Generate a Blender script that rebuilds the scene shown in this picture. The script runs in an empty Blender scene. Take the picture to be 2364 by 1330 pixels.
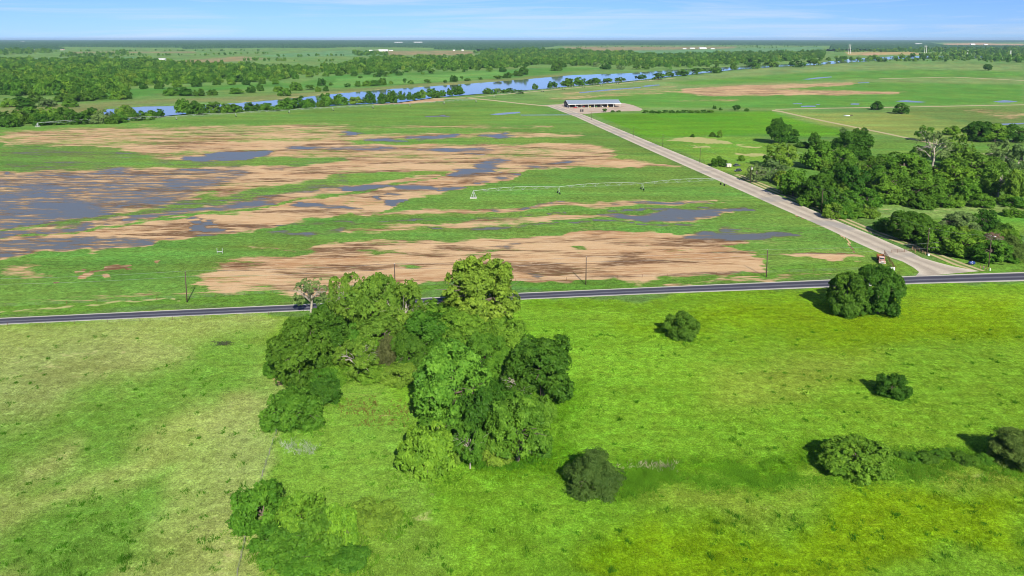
import bpy, math, random
import numpy as np
from mathutils import Vector, Matrix

R_ = math.radians
scene = bpy.context.scene
COL = scene.collection

# ------------------------------------------------------------------ camera, sky, sun, exposure
F, CAMH, PITCH, YH, CX0 = 1839.0, 85.0, R_(9.0), 88.5, 1182.0
SP, CP = math.sin(PITCH), math.cos(PITCH)
YP = YH + F * math.tan(PITCH)
cam_d = bpy.data.cameras.new("camera")
cam = bpy.data.objects.new("camera", cam_d); COL.objects.link(cam)
cam.location = (0, 0, CAMH)
cam.rotation_euler = (R_(90) - PITCH, 0, 0)
cam_d.sensor_width = 36.0
cam_d.lens = F / 2364.0 * 36.0
cam_d.shift_y = -(665.0 - YP) / 2364.0
cam_d.clip_start, cam_d.clip_end = 1.0, 120000.0
scene.camera = cam

SUN_EL, SUN_AZ = R_(33.0), R_(-13.0)          # azimuth the light travels towards, from +Y (negative: towards -X)
sd = Vector((math.sin(SUN_AZ) * math.cos(SUN_EL), math.cos(SUN_AZ) * math.cos(SUN_EL), -math.sin(SUN_EL)))
sun_d = bpy.data.lights.new("sun", 'SUN'); sun_d.energy = 4.6; sun_d.angle = R_(0.5); sun_d.color = (1.0, 0.93, 0.82)
sun = bpy.data.objects.new("sun", sun_d); COL.objects.link(sun)
sun.rotation_euler = sd.to_track_quat('-Z', 'Y').to_euler()
sun.location = (60, -100, 90)

world = bpy.data.worlds.new("World"); scene.world = world; world.use_nodes = True
wn, wl = world.node_tree.nodes, world.node_tree.links
wn.clear()
w_out = wn.new('ShaderNodeOutputWorld'); w_bg = wn.new('ShaderNodeBackground')
sky = wn.new('ShaderNodeTexSky'); sky.sky_type = 'NISHITA'; sky.sun_disc = False
sky.sun_elevation = SUN_EL; sky.sun_rotation = math.atan2(-sd.x, -sd.y)
sky.altitude = 1500; sky.air_density = 0.75; sky.dust_density = 0.15; sky.ozone_density = 3.0
tint = wn.new('ShaderNodeMix'); tint.data_type = 'RGBA'; tint.blend_type = 'MULTIPLY'
tint.inputs[0].default_value = 1.0; tint.inputs[7].default_value = (0.56, 0.73, 1.04, 1)
wl.new(sky.outputs[0], tint.inputs[6])
geo = wn.new('ShaderNodeTexCoord'); mp = wn.new('ShaderNodeMapping'); mp.inputs['Scale'].default_value = (1.6, 1.6, 34.0)
wl.new(geo.outputs['Generated'], mp.inputs[0])
zs = wn.new('ShaderNodeSeparateXYZ'); wl.new(geo.outputs['Generated'], zs.inputs[0])
zr = wn.new('ShaderNodeMapRange'); zr.inputs[1].default_value = 0.0; zr.inputs[2].default_value = 0.22; wl.new(zs.outputs[2], zr.inputs[0])
hzm = wn.new('ShaderNodeMix'); hzm.data_type = 'RGBA'; hzm.inputs[6].default_value = (0.74, 0.80, 0.94, 1); hzm.inputs[7].default_value = (1, 1, 1, 1); wl.new(zr.outputs[0], hzm.inputs[0])
tin2 = wn.new('ShaderNodeMix'); tin2.data_type = 'RGBA'; tin2.blend_type = 'MULTIPLY'; tin2.inputs[0].default_value = 1.0
wl.new(tint.outputs[2], tin2.inputs[6]); wl.new(hzm.outputs[2], tin2.inputs[7])
cn = wn.new('ShaderNodeTexNoise'); cn.inputs['Scale'].default_value = 2.6; cn.inputs['Detail'].default_value = 7; cn.inputs['Roughness'].default_value = 0.62
cn.inputs['Distortion'].default_value = 0.6
wl.new(mp.outputs[0], cn.inputs['Vector'])
cr = wn.new('ShaderNodeMapRange'); cr.inputs[1].default_value = 0.47; cr.inputs[2].default_value = 0.68; cr.inputs[4].default_value = 0.36
wl.new(cn.outputs['Fac'], cr.inputs[0])
cm = wn.new('ShaderNodeMix'); cm.data_type = 'RGBA'; cm.inputs[7].default_value = (6.6, 7.0, 7.6, 1)
wl.new(cr.outputs[0], cm.inputs[0]); wl.new(tin2.outputs[2], cm.inputs[6])
wl.new(cm.outputs[2], w_bg.inputs[0]); w_bg.inputs[1].default_value = 0.072
wl.new(w_bg.outputs[0], w_out.inputs[0])

scene.view_settings.view_transform = 'Standard'; scene.view_settings.look = 'None'
scene.view_settings.gamma = 1.0; scene.view_settings.use_curve_mapping = False
scene.view_settings.exposure = 0.72
scene.cycles.pixel_filter_type = 'BLACKMAN_HARRIS'; scene.cycles.filter_width = 0.95
scene.cycles.volume_bounces = 0
scene.cycles.max_bounces = 6
scene.cycles.diffuse_bounces = 2
scene.cycles.transmission_bounces = 4
GAIN = 1.5                                     # display radiance of a horizontal white surface in sun

# ------------------------------------------------------------------ geometry of the view (pixel of the photo -> point of the place)
def GP(x, y, z=0.0):
    u, v = (x - CX0) / F, (y - YP) / F
    t = (CAMH - z) / (SP + v * CP)
    return np.array([u * t, (CP - v * SP) * t, z])
def PR(X, Y, Z):
    dz = Z - CAMH
    dep = Y * CP - dz * SP
    return CX0 + F * X / dep, YP + F * (-Y * SP - dz * CP) / dep
def lin(c):
    c = np.array(c, float) / 255.0
    return np.where(c <= 0.04045, c / 12.92, ((c + 0.055) / 1.055) ** 2.4)
def alb(c): return lin(c) / GAIN

# ------------------------------------------------------------------ numpy noise
def _hash(ix, iy, s):
    h = (ix.astype(np.int64) * 374761393 + iy.astype(np.int64) * 668265263 + s * 974711) & 0xffffffff
    h = ((h ^ (h >> 13)) * 1274126177) & 0xffffffff
    return ((h ^ (h >> 16)) & 0xffff) / 65535.0
def vnoise(x, y, s=0):
    ix, iy = np.floor(x), np.floor(y); fx, fy = x - ix, y - iy
    fx = fx * fx * (3 - 2 * fx); fy = fy * fy * (3 - 2 * fy)
    a, b = _hash(ix, iy, s), _hash(ix + 1, iy, s); c, d = _hash(ix, iy + 1, s), _hash(ix + 1, iy + 1, s)
    return (a * (1 - fx) + b * fx) * (1 - fy) + (c * (1 - fx) + d * fx) * fy
def fbm(x, y, s=0, o=4, r=0.5):
    t, a, n = 0, 1.0, 0
    for i in range(o):
        t = t + a * vnoise(x * 2 ** i + 17.3 * i, y * 2 ** i - 9.1 * i, s + i); n += a; a *= r
    return t / n

# ------------------------------------------------------------------ mesh helpers
class MB:
    def __init__(s): s.v, s.f = [], []
    def add(s, vs, fs):
        b = len(s.v); s.v += [tuple(map(float, p)) for p in vs]; s.f += [tuple(b + i for i in q) for q in fs]
    def box(s, c, size, rz=0.0, M=None):
        hx, hy, hz = size[0] / 2, size[1] / 2, size[2] / 2
        ps = [Vector((sx * hx, sy * hy, sz * hz)) for sz in (-1, 1) for sx, sy in ((-1, -1), (1, -1), (1, 1), (-1, 1))]
        m = Matrix.Translation(c) @ Matrix.Rotation(rz, 4, 'Z')
        if M is not None: m = M @ m
        s.add([m @ p for p in ps], [(3, 2, 1, 0), (4, 5, 6, 7), (0, 1, 5, 4), (1, 2, 6, 5), (2, 3, 7, 6), (3, 0, 4, 7)])
    def tube(s, pts, rad, n=6, caps=True):
        pts = [Vector(p) for p in pts]
        if not hasattr(rad, '__len__'): rad = [rad] * len(pts)
        rings = []
        for i, p in enumerate(pts):
            d = (pts[min(i + 1, len(pts) - 1)] - pts[max(i - 1, 0)]).normalized()
            a = d.orthogonal().normalized() if abs(d.z) > .99 or i == 0 and False else d.cross(Vector((0, 0, 1)))
            if a.length < 1e-4: a = Vector((1, 0, 0))
            a.normalize(); b = d.cross(a)
            rings.append([p + (a * math.cos(2 * math.pi * k / n) + b * math.sin(2 * math.pi * k / n)) * rad[i] for k in range(n)])
        fs = []
        for i in range(len(pts) - 1):
            for k in range(n):
                k2 = (k + 1) % n
                fs.append((i * n + k, i * n + k2, (i + 1) * n + k2, (i + 1) * n + k))
        if caps:
            fs.append(tuple(range(n - 1, -1, -1))); fs.append(tuple((len(pts) - 1) * n + k for k in range(n)))
        s.add([q for r in rings for q in r], fs)
    def mesh(s, name):
        me = bpy.data.meshes.new(name); me.from_pydata(s.v, [], s.f); me.update(); return me
    def build(s, name, mat, parent=None, smooth=False):
        return mkobj(name, s.mesh(name), mat, parent, smooth)
def mkobj(name, me, mat=None, parent=None, smooth=False):
    o = bpy.data.objects.new(name, me); COL.objects.link(o)
    if mat and not me.materials: me.materials.append(mat)
    if smooth: me.shade_smooth()
    if parent: o.parent = parent
    return o
def tag(o, label=None, cat=None, group=None, kind=None):
    if label: o['label'] = label
    if cat: o['category'] = cat
    if group: o['group'] = group
    if kind: o['kind'] = kind
    return o
def thing(name, loc, label, cat, group=None, rz=0.0):
    o = bpy.data.objects.new(name, None); COL.objects.link(o)
    o.location = loc; o.rotation_euler = (0, 0, rz); o.empty_display_size = 1
    return tag(o, label, cat, group)
def fast_mesh(name, V, Q, tone=None):
    me = bpy.data.meshes.new(name)
    V = np.asarray(V, np.float32); Q = np.asarray(Q, np.int32); k = Q.shape[1]
    me.vertices.add(len(V)); me.vertices.foreach_set('co', V.ravel())
    me.loops.add(Q.size); me.loops.foreach_set('vertex_index', Q.ravel())
    me.polygons.add(len(Q)); me.polygons.foreach_set('loop_start', np.arange(0, Q.size, k, dtype=np.int32))
    try: me.polygons.foreach_set('loop_total', np.full(len(Q), k, np.int32))
    except Exception: pass
    me.update(calc_edges=True)
    if tone is not None:
        a = me.attributes.new('tone', 'FLOAT', 'FACE'); a.data.foreach_set('value', np.asarray(tone, np.float32))
    return me

# ------------------------------------------------------------------ materials
def newmat(name):
    m = bpy.data.materials.new(name); m.use_nodes = True
    n, l = m.node_tree.nodes, m.node_tree.links
    return m, n, l, n['Principled BSDF']
def plain(name, col, rough=0.8, metal=0.0, var=0.18, scale=2.0, spec=0.3):
    m, n, l, b = newmat(name)
    tc = n.new('ShaderNodeTexCoord'); nz = n.new('ShaderNodeTexNoise'); nz.inputs['Scale'].default_value = scale; nz.inputs['Detail'].default_value = 5
    l.new(tc.outputs['Object'], nz.inputs['Vector'])
    mx = n.new('ShaderNodeMix'); mx.data_type = 'RGBA'
    c = np.array(col, float)
    mx.inputs[6].default_value = (*np.clip(c * (1 - var * 1.6), 0, 1), 1); mx.inputs[7].default_value = (*np.clip(c * (1 + var), 0, 1), 1)
    l.new(nz.outputs['Fac'], mx.inputs[0]); l.new(mx.outputs[2], b.inputs['Base Color'])
    b.inputs['Roughness'].default_value = rough; b.inputs['Metallic'].default_value = metal; b.inputs['Specular IOR Level'].default_value = spec
    return m
def noise(n, l, vec, scale, detail=4, rough=0.5, dist=0.0):
    z = n.new('ShaderNodeTexNoise'); z.inputs['Scale'].default_value = scale; z.inputs['Detail'].default_value = detail
    z.inputs['Roughness'].default_value = rough; z.inputs['Distortion'].default_value = dist
    l.new(vec, z.inputs['Vector']); return z.outputs['Fac']
def math_(n, l, op, a, b=None, c=None):
    m = n.new('ShaderNodeMath'); m.operation = op
    for i, v in enumerate((a, b, c)):
        if v is None: continue
        if isinstance(v, (int, float)): m.inputs[i].default_value = v
        else: l.new(v, m.inputs[i])
    return m.outputs[0]
def mapr(n, l, v, a, b, c=0.0, d=1.0, smooth=True):
    m = n.new('ShaderNodeMapRange'); m.interpolation_type = 'SMOOTHSTEP' if smooth else 'LINEAR'
    l.new(v, m.inputs[0])
    for i, q in enumerate((a, b, c, d)): m.inputs[1 + i].default_value = q
    return m.outputs[0]
def mixc(n, l, fac, a, b, mode='MIX'):
    m = n.new('ShaderNodeMix'); m.data_type = 'RGBA'; m.blend_type = mode
    for i, v in ((0, fac), (6, a), (7, b)):
        if isinstance(v, (int, float)): m.inputs[i].default_value = v
        elif isinstance(v, (tuple, list, np.ndarray)): m.inputs[i].default_value = (*[float(q) for q in v[:3]], 1)
        else: l.new(v, m.inputs[i])
    return m.outputs[2]

def ground_material():
    m, n, l, b = newmat('ground_cover')
    pos = n.new('ShaderNodeNewGeometry').outputs['Position']
    at = n.new('ShaderNodeAttribute'); at.attribute_name = 'gcol'
    mk = n.new('ShaderNodeAttribute'); mk.attribute_name = 'msk'
    sp = n.new('ShaderNodeSeparateColor'); l.new(mk.outputs['Color'], sp.inputs[0])
    def mapped(s):
        q = n.new('ShaderNodeMapping'); q.inputs['Scale'].default_value = s; l.new(pos, q.inputs[0]); return q.outputs[0]
    st1 = noise(n, l, mapped((.05, .24, .1)), 1.0, 6, .66, .4); st2 = noise(n, l, mapped((.16, .75, .3)), 1.0, 5, .68, .2)
    def blend(*vw):
        t = None
        for v, w in vw: t = math_(n, l, 'MULTIPLY', v, w) if t is None else math_(n, l, 'MULTIPLY_ADD', v, w, t)
        return t
    n_low = noise(n, l, mapped((.018, .030, .03)), 1.0, 8, .62, .5); n_lo2 = noise(n, l, mapped((.013, .030, .03)), 1.0, 8, .62, .9)
    st3 = noise(n, l, mapped((.09, 1.1, .4)), 1.0, 4, .6, .1)
    cs = lambda v: mapr(n, l, v, .36, .64, 0, 1, False)
    n_big = mapr(n, l, blend((cs(n_low), .26), (cs(st1), .32), (cs(st2), .24), (cs(st3), .18)), .24, .76, 0, 1, False)
    n_wat = mapr(n, l, blend((cs(n_lo2), .30), (cs(st1), .36), (cs(st2), .20), (cs(st3), .14)), .22, .78, 1, 0, False)
    n_brn = blend((noise(n, l, mapped((.009, .045, .03)), 1.0, 6, .58, .3), .40), (st1, .25), (st3, .35))
    n_str = noise(n, l, mapped((.02, .22, .1)), 1.0, 5, .6, .2)
    n_fin = noise(n, l, mapped((.55, .55, .55)), 1.0, 5, .65)
    n_mic = noise(n, l, mapped((2.2, 2.2, 2.2)), 1.0, 3, .65)
    n_tuf = noise(n, l, mapped((.16, .22, .2)), 1.0, 5, .6, .6)
    # grass
    v1 = mapr(n, l, n_fin, .36, .64, .70, 1.32, False)
    v2 = mapr(n, l, n_tuf, .34, .66, .86, 1.15, False)
    v3 = mapr(n, l, n_mic, .32, .68, .66, 1.34, False)
    v4 = mapr(n, l, n_str, .34, .66, .90, 1.10, False)
    v = math_(n, l, 'MULTIPLY', math_(n, l, 'MULTIPLY', v1, v2), math_(n, l, 'MULTIPLY', v3, v4))
    hs = n.new('ShaderNodeHueSaturation'); l.new(at.outputs['Color'], hs.inputs['Color']); l.new(v, hs.inputs['Value'])
    l.new(mapr(n, l, n_tuf, .25, .75, .490, .512, False), hs.inputs['Hue'])
    grass = hs.outputs[0]
    # soil: pale tan with long brown wet smears and small clods
    smear = noise(n, l, mapped((.017, .085, .03)), 1.0, 6, .6, .5)
    n_br2 = blend((cs(smear), .6), (cs(st3), .22), (cs(st1), .18))
    soil = mixc(n, l, mapr(n, l, n_brn, .47, .58), alb((240, 204, 156)), alb((208, 162, 116)))
    soil = mixc(n, l, mapr(n, l, n_br2, .46, .76, 0, .95), soil, alb((128, 96, 68)))
    soil = mixc(n, l, mapr(n, l, st2, .50, .64, 0, .6), soil, alb((250, 222, 180)))
    soil = mixc(n, l, mapr(n, l, n_mic, .52, .75, 0, .5), soil, alb((128, 98, 66)))
    dirt = mapr(n, l, math_(n, l, 'SUBTRACT', math_(n, l, 'MULTIPLY_ADD', sp.outputs[0], 1.28, -.14), n_big), -.30, .26)
    dirt = math_(n, l, 'MULTIPLY', dirt, mapr(n, l, sp.outputs[0], .0, .12))
    # straw / dead grass
    ssum = math_(n, l, 'ADD', sp.outputs[2], math_(n, l, 'MULTIPLY', math_(n, l, 'SUBTRACT', n_tuf, .5), 1.4))
    straw = mapr(n, l, ssum, .40, .70, 0, .85)
    col = mixc(n, l, straw, grass, mixc(n, l, n_fin, alb((198, 192, 122)), alb((226, 216, 156))))
    col = mixc(n, l, dirt, col, soil)
    wsum = math_(n, l, 'SUBTRACT', math_(n, l, 'MULTIPLY_ADD', sp.outputs[1], 1.24, -.12), n_wat)
    gate = mapr(n, l, sp.outputs[1], .0, .15); wet = math_(n, l, 'MULTIPLY', mapr(n, l, wsum, -.46, .04), gate)
    water = math_(n, l, 'MULTIPLY', mapr(n, l, wsum, -.10, .20), gate)
    col = mixc(n, l, math_(n, l, 'MULTIPLY', wet, .70), col, alb((122, 106, 92)))
    col = mixc(n, l, water, col, (.116, .118, .094))
    l.new(col, b.inputs['Base Color'])
    l.new(mapr(n, l, water, 0, 1, .95, .30, False), b.inputs['Roughness'])
    l.new(mapr(n, l, water, 0, 1, .04, .27, False), b.inputs['Specular IOR Level'])
    bp = n.new('ShaderNodeBump'); bp.inputs['Distance'].default_value = .35
    l.new(mapr(n, l, water, 0, 1, .55, 0.0, False), bp.inputs['Strength'])
    l.new(math_(n, l, 'ADD', n_fin, math_(n, l, 'MULTIPLY', n_mic, .5)), bp.inputs['Height'])
    l.new(bp.outputs[0], b.inputs['Normal'])
    return m

def leaf_material(name, col, trans=0.42, hue=.02):
    m = bpy.data.materials.new(name); m.use_nodes = True
    n, l = m.node_tree.nodes, m.node_tree.links; n.clear()
    out = n.new('ShaderNodeOutputMaterial')
    at = n.new('ShaderNodeAttribute'); at.attribute_name = 'tone'
    oi = n.new('ShaderNodeObjectInfo')
    hs = n.new('ShaderNodeHueSaturation'); hs.inputs['Color'].default_value = (*col, 1)
    val = math_(n, l, 'MULTIPLY', mapr(n, l, at.outputs['Fac']  , 0, 1, .80, 1.50, False), mapr(n, l, oi.outputs['Random'], 0, 1, .84, 1.18, False))
    l.new(val, hs.inputs['Value'])
    l.new(math_(n, l, 'ADD', mapr(n, l, oi.outputs['Random'], 0, 1, .504, .5 - hue * 1.2, False), mapr(n, l, at.outputs['Fac'], 0, 1, .008, -.014, False)), hs.inputs['Hue'])
    d = n.new('ShaderNodeBsdfDiffuse'); t = n.new('ShaderNodeBsdfTranslucent'); g = n.new('ShaderNodeBsdfGlossy'); g.inputs['Roughness'].default_value = .5
    g.inputs['Color'].default_value = (.5, .55, .45, 1)
    l.new(hs.outputs[0], d.inputs[0]); l.new(hs.outputs[0], t.inputs[0])
    m1 = n.new('ShaderNodeMixShader'); m1.inputs[0].default_value = trans; l.new(d.outputs[0], m1.inputs[1]); l.new(t.outputs[0], m1.inputs[2])
    m2 = n.new('ShaderNodeMixShader'); m2.inputs[0].default_value = .012; l.new(m1.outputs[0], m2.inputs[1]); l.new(g.outputs[0], m2.inputs[2])
    l.new(m2.outputs[0], out.inputs[0])
    return m

# ------------------------------------------------------------------ the ground and what grows or lies on it, traced from the photo
def Za(p): return [(x / 2.771, 280 + y / 2.771) for x, y in p]
def Zb(p): return [(800 + x / 2.771, 280 + y / 2.771) for x, y in p]
def Zc(p): return [(1564 + x / 2.771, 260 + y / 2.771) for x, y in p]
def Zd(p): return [(1764 + x / 3.94, 60 + y / 3.94) for x, y in p]
FIELD = [(-1500, 330), (-300, 300), (0, 292), (90, 290), (400, 274), (700, 256), (1000, 238), (1100, 228), (1180, 238), (1262, 247), (1330, 272), (1500, 350), (1640, 412), (1900, 524), (2042, 592), (2110, 636), (1900, 642), (1500, 660), (1200, 672), (700, 698), (0, 732), (-1500, 815)]
HIGHN = [(-1600, 806), (-800, 770), (0, 734), (300, 720), (700, 702), (1200, 676), (1500, 663), (1900, 646), (2130, 636), (2364, 628), (3000, 606), (4200, 566)]
HIGHS = [(-1600, 830), (-800, 791), (0, 750), (300, 736), (700, 718), (1200, 692), (1500, 679), (1900, 664), (2130, 655), (2364, 649), (3000, 629), (4200, 590)]
FGALL = HIGHS + [(4200, 5000), (-1600, 5000)]
GC, MK = [], []
def C(col, soft, *polys):
    for p in polys: GC.append((p, lin(col) / GAIN, soft))
def K(ch, val, soft, *polys):
    for p in polys: MK.append((ch, val, soft, p))
# colours of the grass (region by region)
C((126, 164, 84), 30, [(-3000, 96), (5000, 96), (5000, 300), (-3000, 300)])
C((122, 164, 70), 14, FIELD)
C((112, 158, 58), 6, [(p[0], p[1] - 30) for p in HIGHN] + HIGHN[::-1])
C((134, 182, 50), 10, FGALL)
C((138, 178, 66), 40, [(640, 880), (900, 860), (960, 980), (1000, 1330), (1100, 5000), (200, 5000), (560, 1330), (640, 990)])
C((168, 190, 100), 22, [(-1600, 770), (0, 758), (640, 728), (600, 800), (640, 960), (610, 1080), (555, 1330), (430, 5000), (-1600, 5000)])
C((126, 174, 66), 60, [(330, 830), (600, 760), (640, 830), (560, 930), (360, 960), (200, 1030), (100, 980)], [(0, 980), (250, 960), (240, 1060), (60, 1100), (-200, 1060)], [(100, 1160), (330, 1110), (330, 1250), (120, 1330), (-100, 1300)])
C((174, 190, 108), 60, [(-200, 800), (330, 780), (420, 840), (150, 930), (-200, 960)], [(420, 980), (600, 960), (590, 1100), (540, 1330), (380, 1330), (470, 1130)], [(0, 1040), (150, 1010), (140, 1050), (0, 1080)])
C((166, 178, 100), 50, [(100, 840), (330, 850), (270, 900), (80, 900)], [(500, 930), (590, 920), (560, 980), (500, 970)])
C((108, 158, 30), 40, [(1450, 1075), (1900, 1060), (1880, 1120), (1450, 1140)], [(1060, 1060), (1300, 1050), (1450, 1130), (1150, 1130)], [(1300, 880), (1350, 880), (1340, 980), (1270, 1010)])
C((122, 168, 34), 30, [(1210, 700), (2364, 655), (2364, 668), (1210, 716)])
C((148, 178, 62), 70, [(1650, 830), (2000, 810), (1900, 940), (1600, 960)], [(1560, 1120), (1900, 1130), (1700, 1180), (1500, 1160)], [(2050, 1100), (2364, 1090), (2364, 1160), (2050, 1140)])
C((138, 178, 26), 60, [(1400, 1200), (2364, 1180), (2364, 1330), (1300, 1330)], [(1450, 740), (1800, 690), (2364, 680), (2364, 780), (1900, 800)])
C((110, 168, 40), 12, [(1372, 263), (1780, 256), (1850, 280), (1990, 310), (1990, 318), (1760, 312), (1480, 318)])
C((128, 172, 62), 16, [(1490, 320), (1760, 314), (1800, 350), (1760, 400), (1700, 410)])
C((150, 172, 86), 12, [(1800, 258), (2090, 262), (2240, 285), (2240, 330), (2110, 322), (1900, 288)])
C((126, 152, 76), 10, [(2100, 252), (2364, 245), (2364, 295), (2250, 282), (2090, 262)])
C((118, 160, 66), 20, [(1990, 318), (2110, 330), (2364, 330), (2364, 520), (2000, 480), (1850, 420), (1800, 340)])
C((142, 178, 92), 14, [(1990, 470), (2364, 470), (2364, 490), (2100, 500), (1990, 500)])
C((124, 170, 60), 14, [(2100, 505), (2364, 492), (2364, 545), (2150, 540)])
C((104, 158, 66), 8, [(780, 172), (980, 166), (1150, 163), (1300, 155), (1400, 158), (1250, 172), (1160, 182), (900, 200), (640, 205), (700, 190)], [(300, 206), (640, 190), (700, 196), (560, 206), (380, 214), (300, 226), (240, 232), (100, 220)])
C((122, 176, 82), 5, [(780, 180), (980, 172), (1150, 165), (1180, 178), (960, 192), (760, 202)])
C((142, 170, 96), 8, [(1180, 215), (1560, 180), (1750, 158), (1900, 146), (2200, 148), (2364, 150), (2364, 240), (1800, 255), (1500, 252), (1440, 240)])
C((112, 166, 66), 10, [(1290, 224), (1600, 205), (2000, 190), (2364, 195), (2364, 238), (1800, 252), (1480, 248)], [(1540, 190), (1860, 168), (2100, 160), (2364, 165), (2364, 178), (1950, 184), (1600, 196)])
C((168, 158, 110), 5, [(880, 118), (1090, 117), (1095, 127), (900, 127)], [(170, 120), (450, 119), (450, 122), (170, 123)], [(340, 145), (560, 130), (620, 136), (420, 150)], [(1130, 136), (900, 136), (900, 140), (1130, 139)], [(1300, 108), (1700, 108), (1690, 117), (1320, 118)])
C((120, 166, 106), 5, [(600, 128), (760, 118), (880, 117), (880, 128), (640, 132)], [(0, 134), (330, 132), (340, 138), (100, 142), (0, 142)], [(1390, 118), (1900, 108), (1900, 118), (1560, 127), (1400, 126)])
C((142, 156, 92), 6, [(230, 236), (330, 232), (620, 220), (800, 206), (1050, 188), (1200, 180), (1320, 169), (1320, 173), (1200, 185), (1050, 195), (800, 214), (620, 232), (330, 242), (240, 248)], [(0, 245), (240, 238), (240, 262), (0, 262)])
C((200, 180, 120), 3, [(1950, 120), (2100, 120), (2150, 126), (1960, 128)])
K(0, .13, 14, [(-900, 330), (0, 300), (700, 262), (1200, 270), (1500, 355), (1580, 385), (1200, 440), (600, 500), (0, 570), (-900, 700)])
K(0, .06, 14, FIELD)
# bare soil (channel 0), standing water (1), straw (2)
K(0, .60, 14, Za([(0, 75), (500, 40), (2217, 20), (2217, 70), (1200, 75), (600, 110), (0, 160)]), Za([(0, 100), (900, 80), (2217, 60), (2217, 200), (1000, 190), (760, 170), (0, 158)]))
K(0, .92, 10, Za([(760, 175), (1200, 140), (2217, 130), (2217, 172), (1300, 188), (900, 215)]))
K(0, .62, 10, Za([(900, 215), (1500, 180), (2217, 190), (2217, 240), (1700, 235), (1200, 250), (1000, 240)]))
K(0, .74, 12, Za([(0, 320), (560, 310), (760, 300), (1000, 285), (1600, 290), (2217, 260), (2217, 340), (1700, 430), (1300, 490), (900, 560), (0, 690), (-900, 800), (-900, 330)]))
K(0, .98, 10, Za([(1300, 302), (2217, 262), (2217, 338), (1650, 372)]))
K(1, .46, 18, Za([(0, 330), (700, 310), (1600, 300), (1580, 350), (1300, 480), (900, 560), (0, 690), (-900, 800), (-900, 330)]))
K(1, .66, 14, Za([(560, 312), (800, 300), (760, 350), (550, 345)]), Za([(1000, 380), (1300, 360), (1500, 330), (1560, 345), (1330, 398), (1000, 425)]), Za([(-900, 460), (0, 440), (500, 480), (900, 430), (1300, 450), (1000, 520), (600, 600), (0, 683), (-900, 790)]), Za([(1080, 300), (1200, 300), (1260, 325), (1130, 318)]), Za([(1720, 290), (1820, 287), (1820, 302), (1740, 302)]))
K(1, .95, 6, Za([(1220, 228), (1450, 195), (1700, 192), (1770, 218), (1600, 242), (1250, 252)]))
K(1, .7, 6, Za([(1420, 265), (1530, 262), (1520, 280), (1430, 280)]), Za([(30, 318), (90, 316), (70, 335), (20, 332)]), Za([(430, 262), (500, 265), (490, 285), (440, 280)]), Za([(1730, 165), (2217, 165), (2217, 180), (1800, 185)]))
G0 = [Za([(2217, 345), (2217, 405), (1500, 510), (700, 622), (0, 687), (-900, 790), (-900, 770), (0, 668), (700, 602), (1100, 542), (1250, 472), (1700, 425)]), Za([(0, 160), (750, 165), (1000, 240), (1500, 250), (2217, 240), (2217, 262), (1500, 285), (1000, 280), (500, 308), (0, 310)])]
K(0, .0, 8, *G0); K(1, .22, 8, *G0)
K(0, .80, 8, Za([(2217, 410), (2217, 455), (1500, 560), (900, 640), (130, 735), (0, 745), (0, 692), (700, 625), (1500, 515)]))
K(1, .62, 8, Za([(2217, 410), (2217, 440), (1500, 560), (900, 640), (130, 735), (0, 745), (-900, 850), (-900, 800), (0, 692), (700, 625), (1500, 515)]))
K(1, .05, 8, Za([(1700, 492), (2070, 448), (2070, 478), (1750, 512)]), Za([(2000, 440), (2217, 425), (2217, 450), (2050, 460)]), Za([(700, 632), (850, 620), (850, 640), (720, 645)]))
K(0, .93, 8, Za([(2217, 470), (2217, 585), (1900, 625), (1420, 710), (1000, 770), (500, 842), (0, 892), (-900, 990), (-900, 800), (0, 750), (130, 740), (900, 650), (1500, 570)]))
K(1, .62, 10, Za([(-900, 830), (0, 765), (500, 742), (1060, 735), (1300, 702), (1440, 690), (1420, 710), (1000, 768), (500, 838), (0, 888), (-900, 985)]))
K(1, .85, 7, Za([(1230, 620), (1350, 625), (1440, 690), (1330, 702)]), Za([(1880, 532), (1950, 540), (2100, 530), (2217, 545), (2150, 560), (1900, 560)]), Za([(-900, 940), (0, 870), (500, 825), (1000, 755), (1000, 768), (500, 838), (0, 888), (-900, 985)]))
K(1, .0, 8, Za([(690, 740), (1060, 716), (1050, 740), (750, 752)]), Za([(650, 670), (1200, 640), (1330, 695), (900, 700)]))
K(0, .0, 5, Za([(2217, 450), (2217, 466), (1500, 576), (900, 656), (140, 742), (140, 732), (900, 644), (1500, 562)]), Za([(0, 896), (500, 846), (1420, 713), (2217, 590), (2217, 765), (1600, 800), (1250, 905), (1250, 940), (1340, 985), (1370, 1040), (1000, 1095), (0, 1150), (-900, 1190), (-900, 1000)]))
K(1, .0, 5, Za([(2217, 450), (2217, 466), (1500, 576), (900, 656), (140, 742), (140, 732), (900, 644), (1500, 562)]), Za([(0, 892), (500, 842), (1420, 713), (2217, 590), (2217, 765), (0, 1150), (-900, 1190), (-900, 1000)]))
K(1, .55, 5, Za([(1720, 692), (2217, 672), (2217, 695), (1760, 712)]), Za([(1550, 655), (2217, 635), (2217, 643), (1560, 663)]))
K(0, 1.1, 3, Za([(470, 990), (530, 955), (640, 940), (620, 918), (800, 908), (885, 908), (830, 932), (885, 950), (870, 958), (760, 950), (560, 968), (565, 990), (510, 1003)]))
K(0, 1.0, 4, Za([(130, 965), (170, 965), (178, 980), (140, 984)]), Za([(300, 1025), (345, 1008), (410, 1012), (350, 1026)]), Za([(980, 902), (1035, 898), (1020, 914), (985, 912)]), Za([(425, 942), (490, 938), (480, 950), (430, 952)]), Za([(655, 1002), (700, 998), (695, 1008), (660, 1010)]))
K(0, .84, 14, Za([(1250, 940), (1450, 890), (1700, 900), (2217, 780), (2217, 1090), (1900, 1090), (1060, 1108), (1300, 1062), (1370, 1040), (1340, 980)]))
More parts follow.
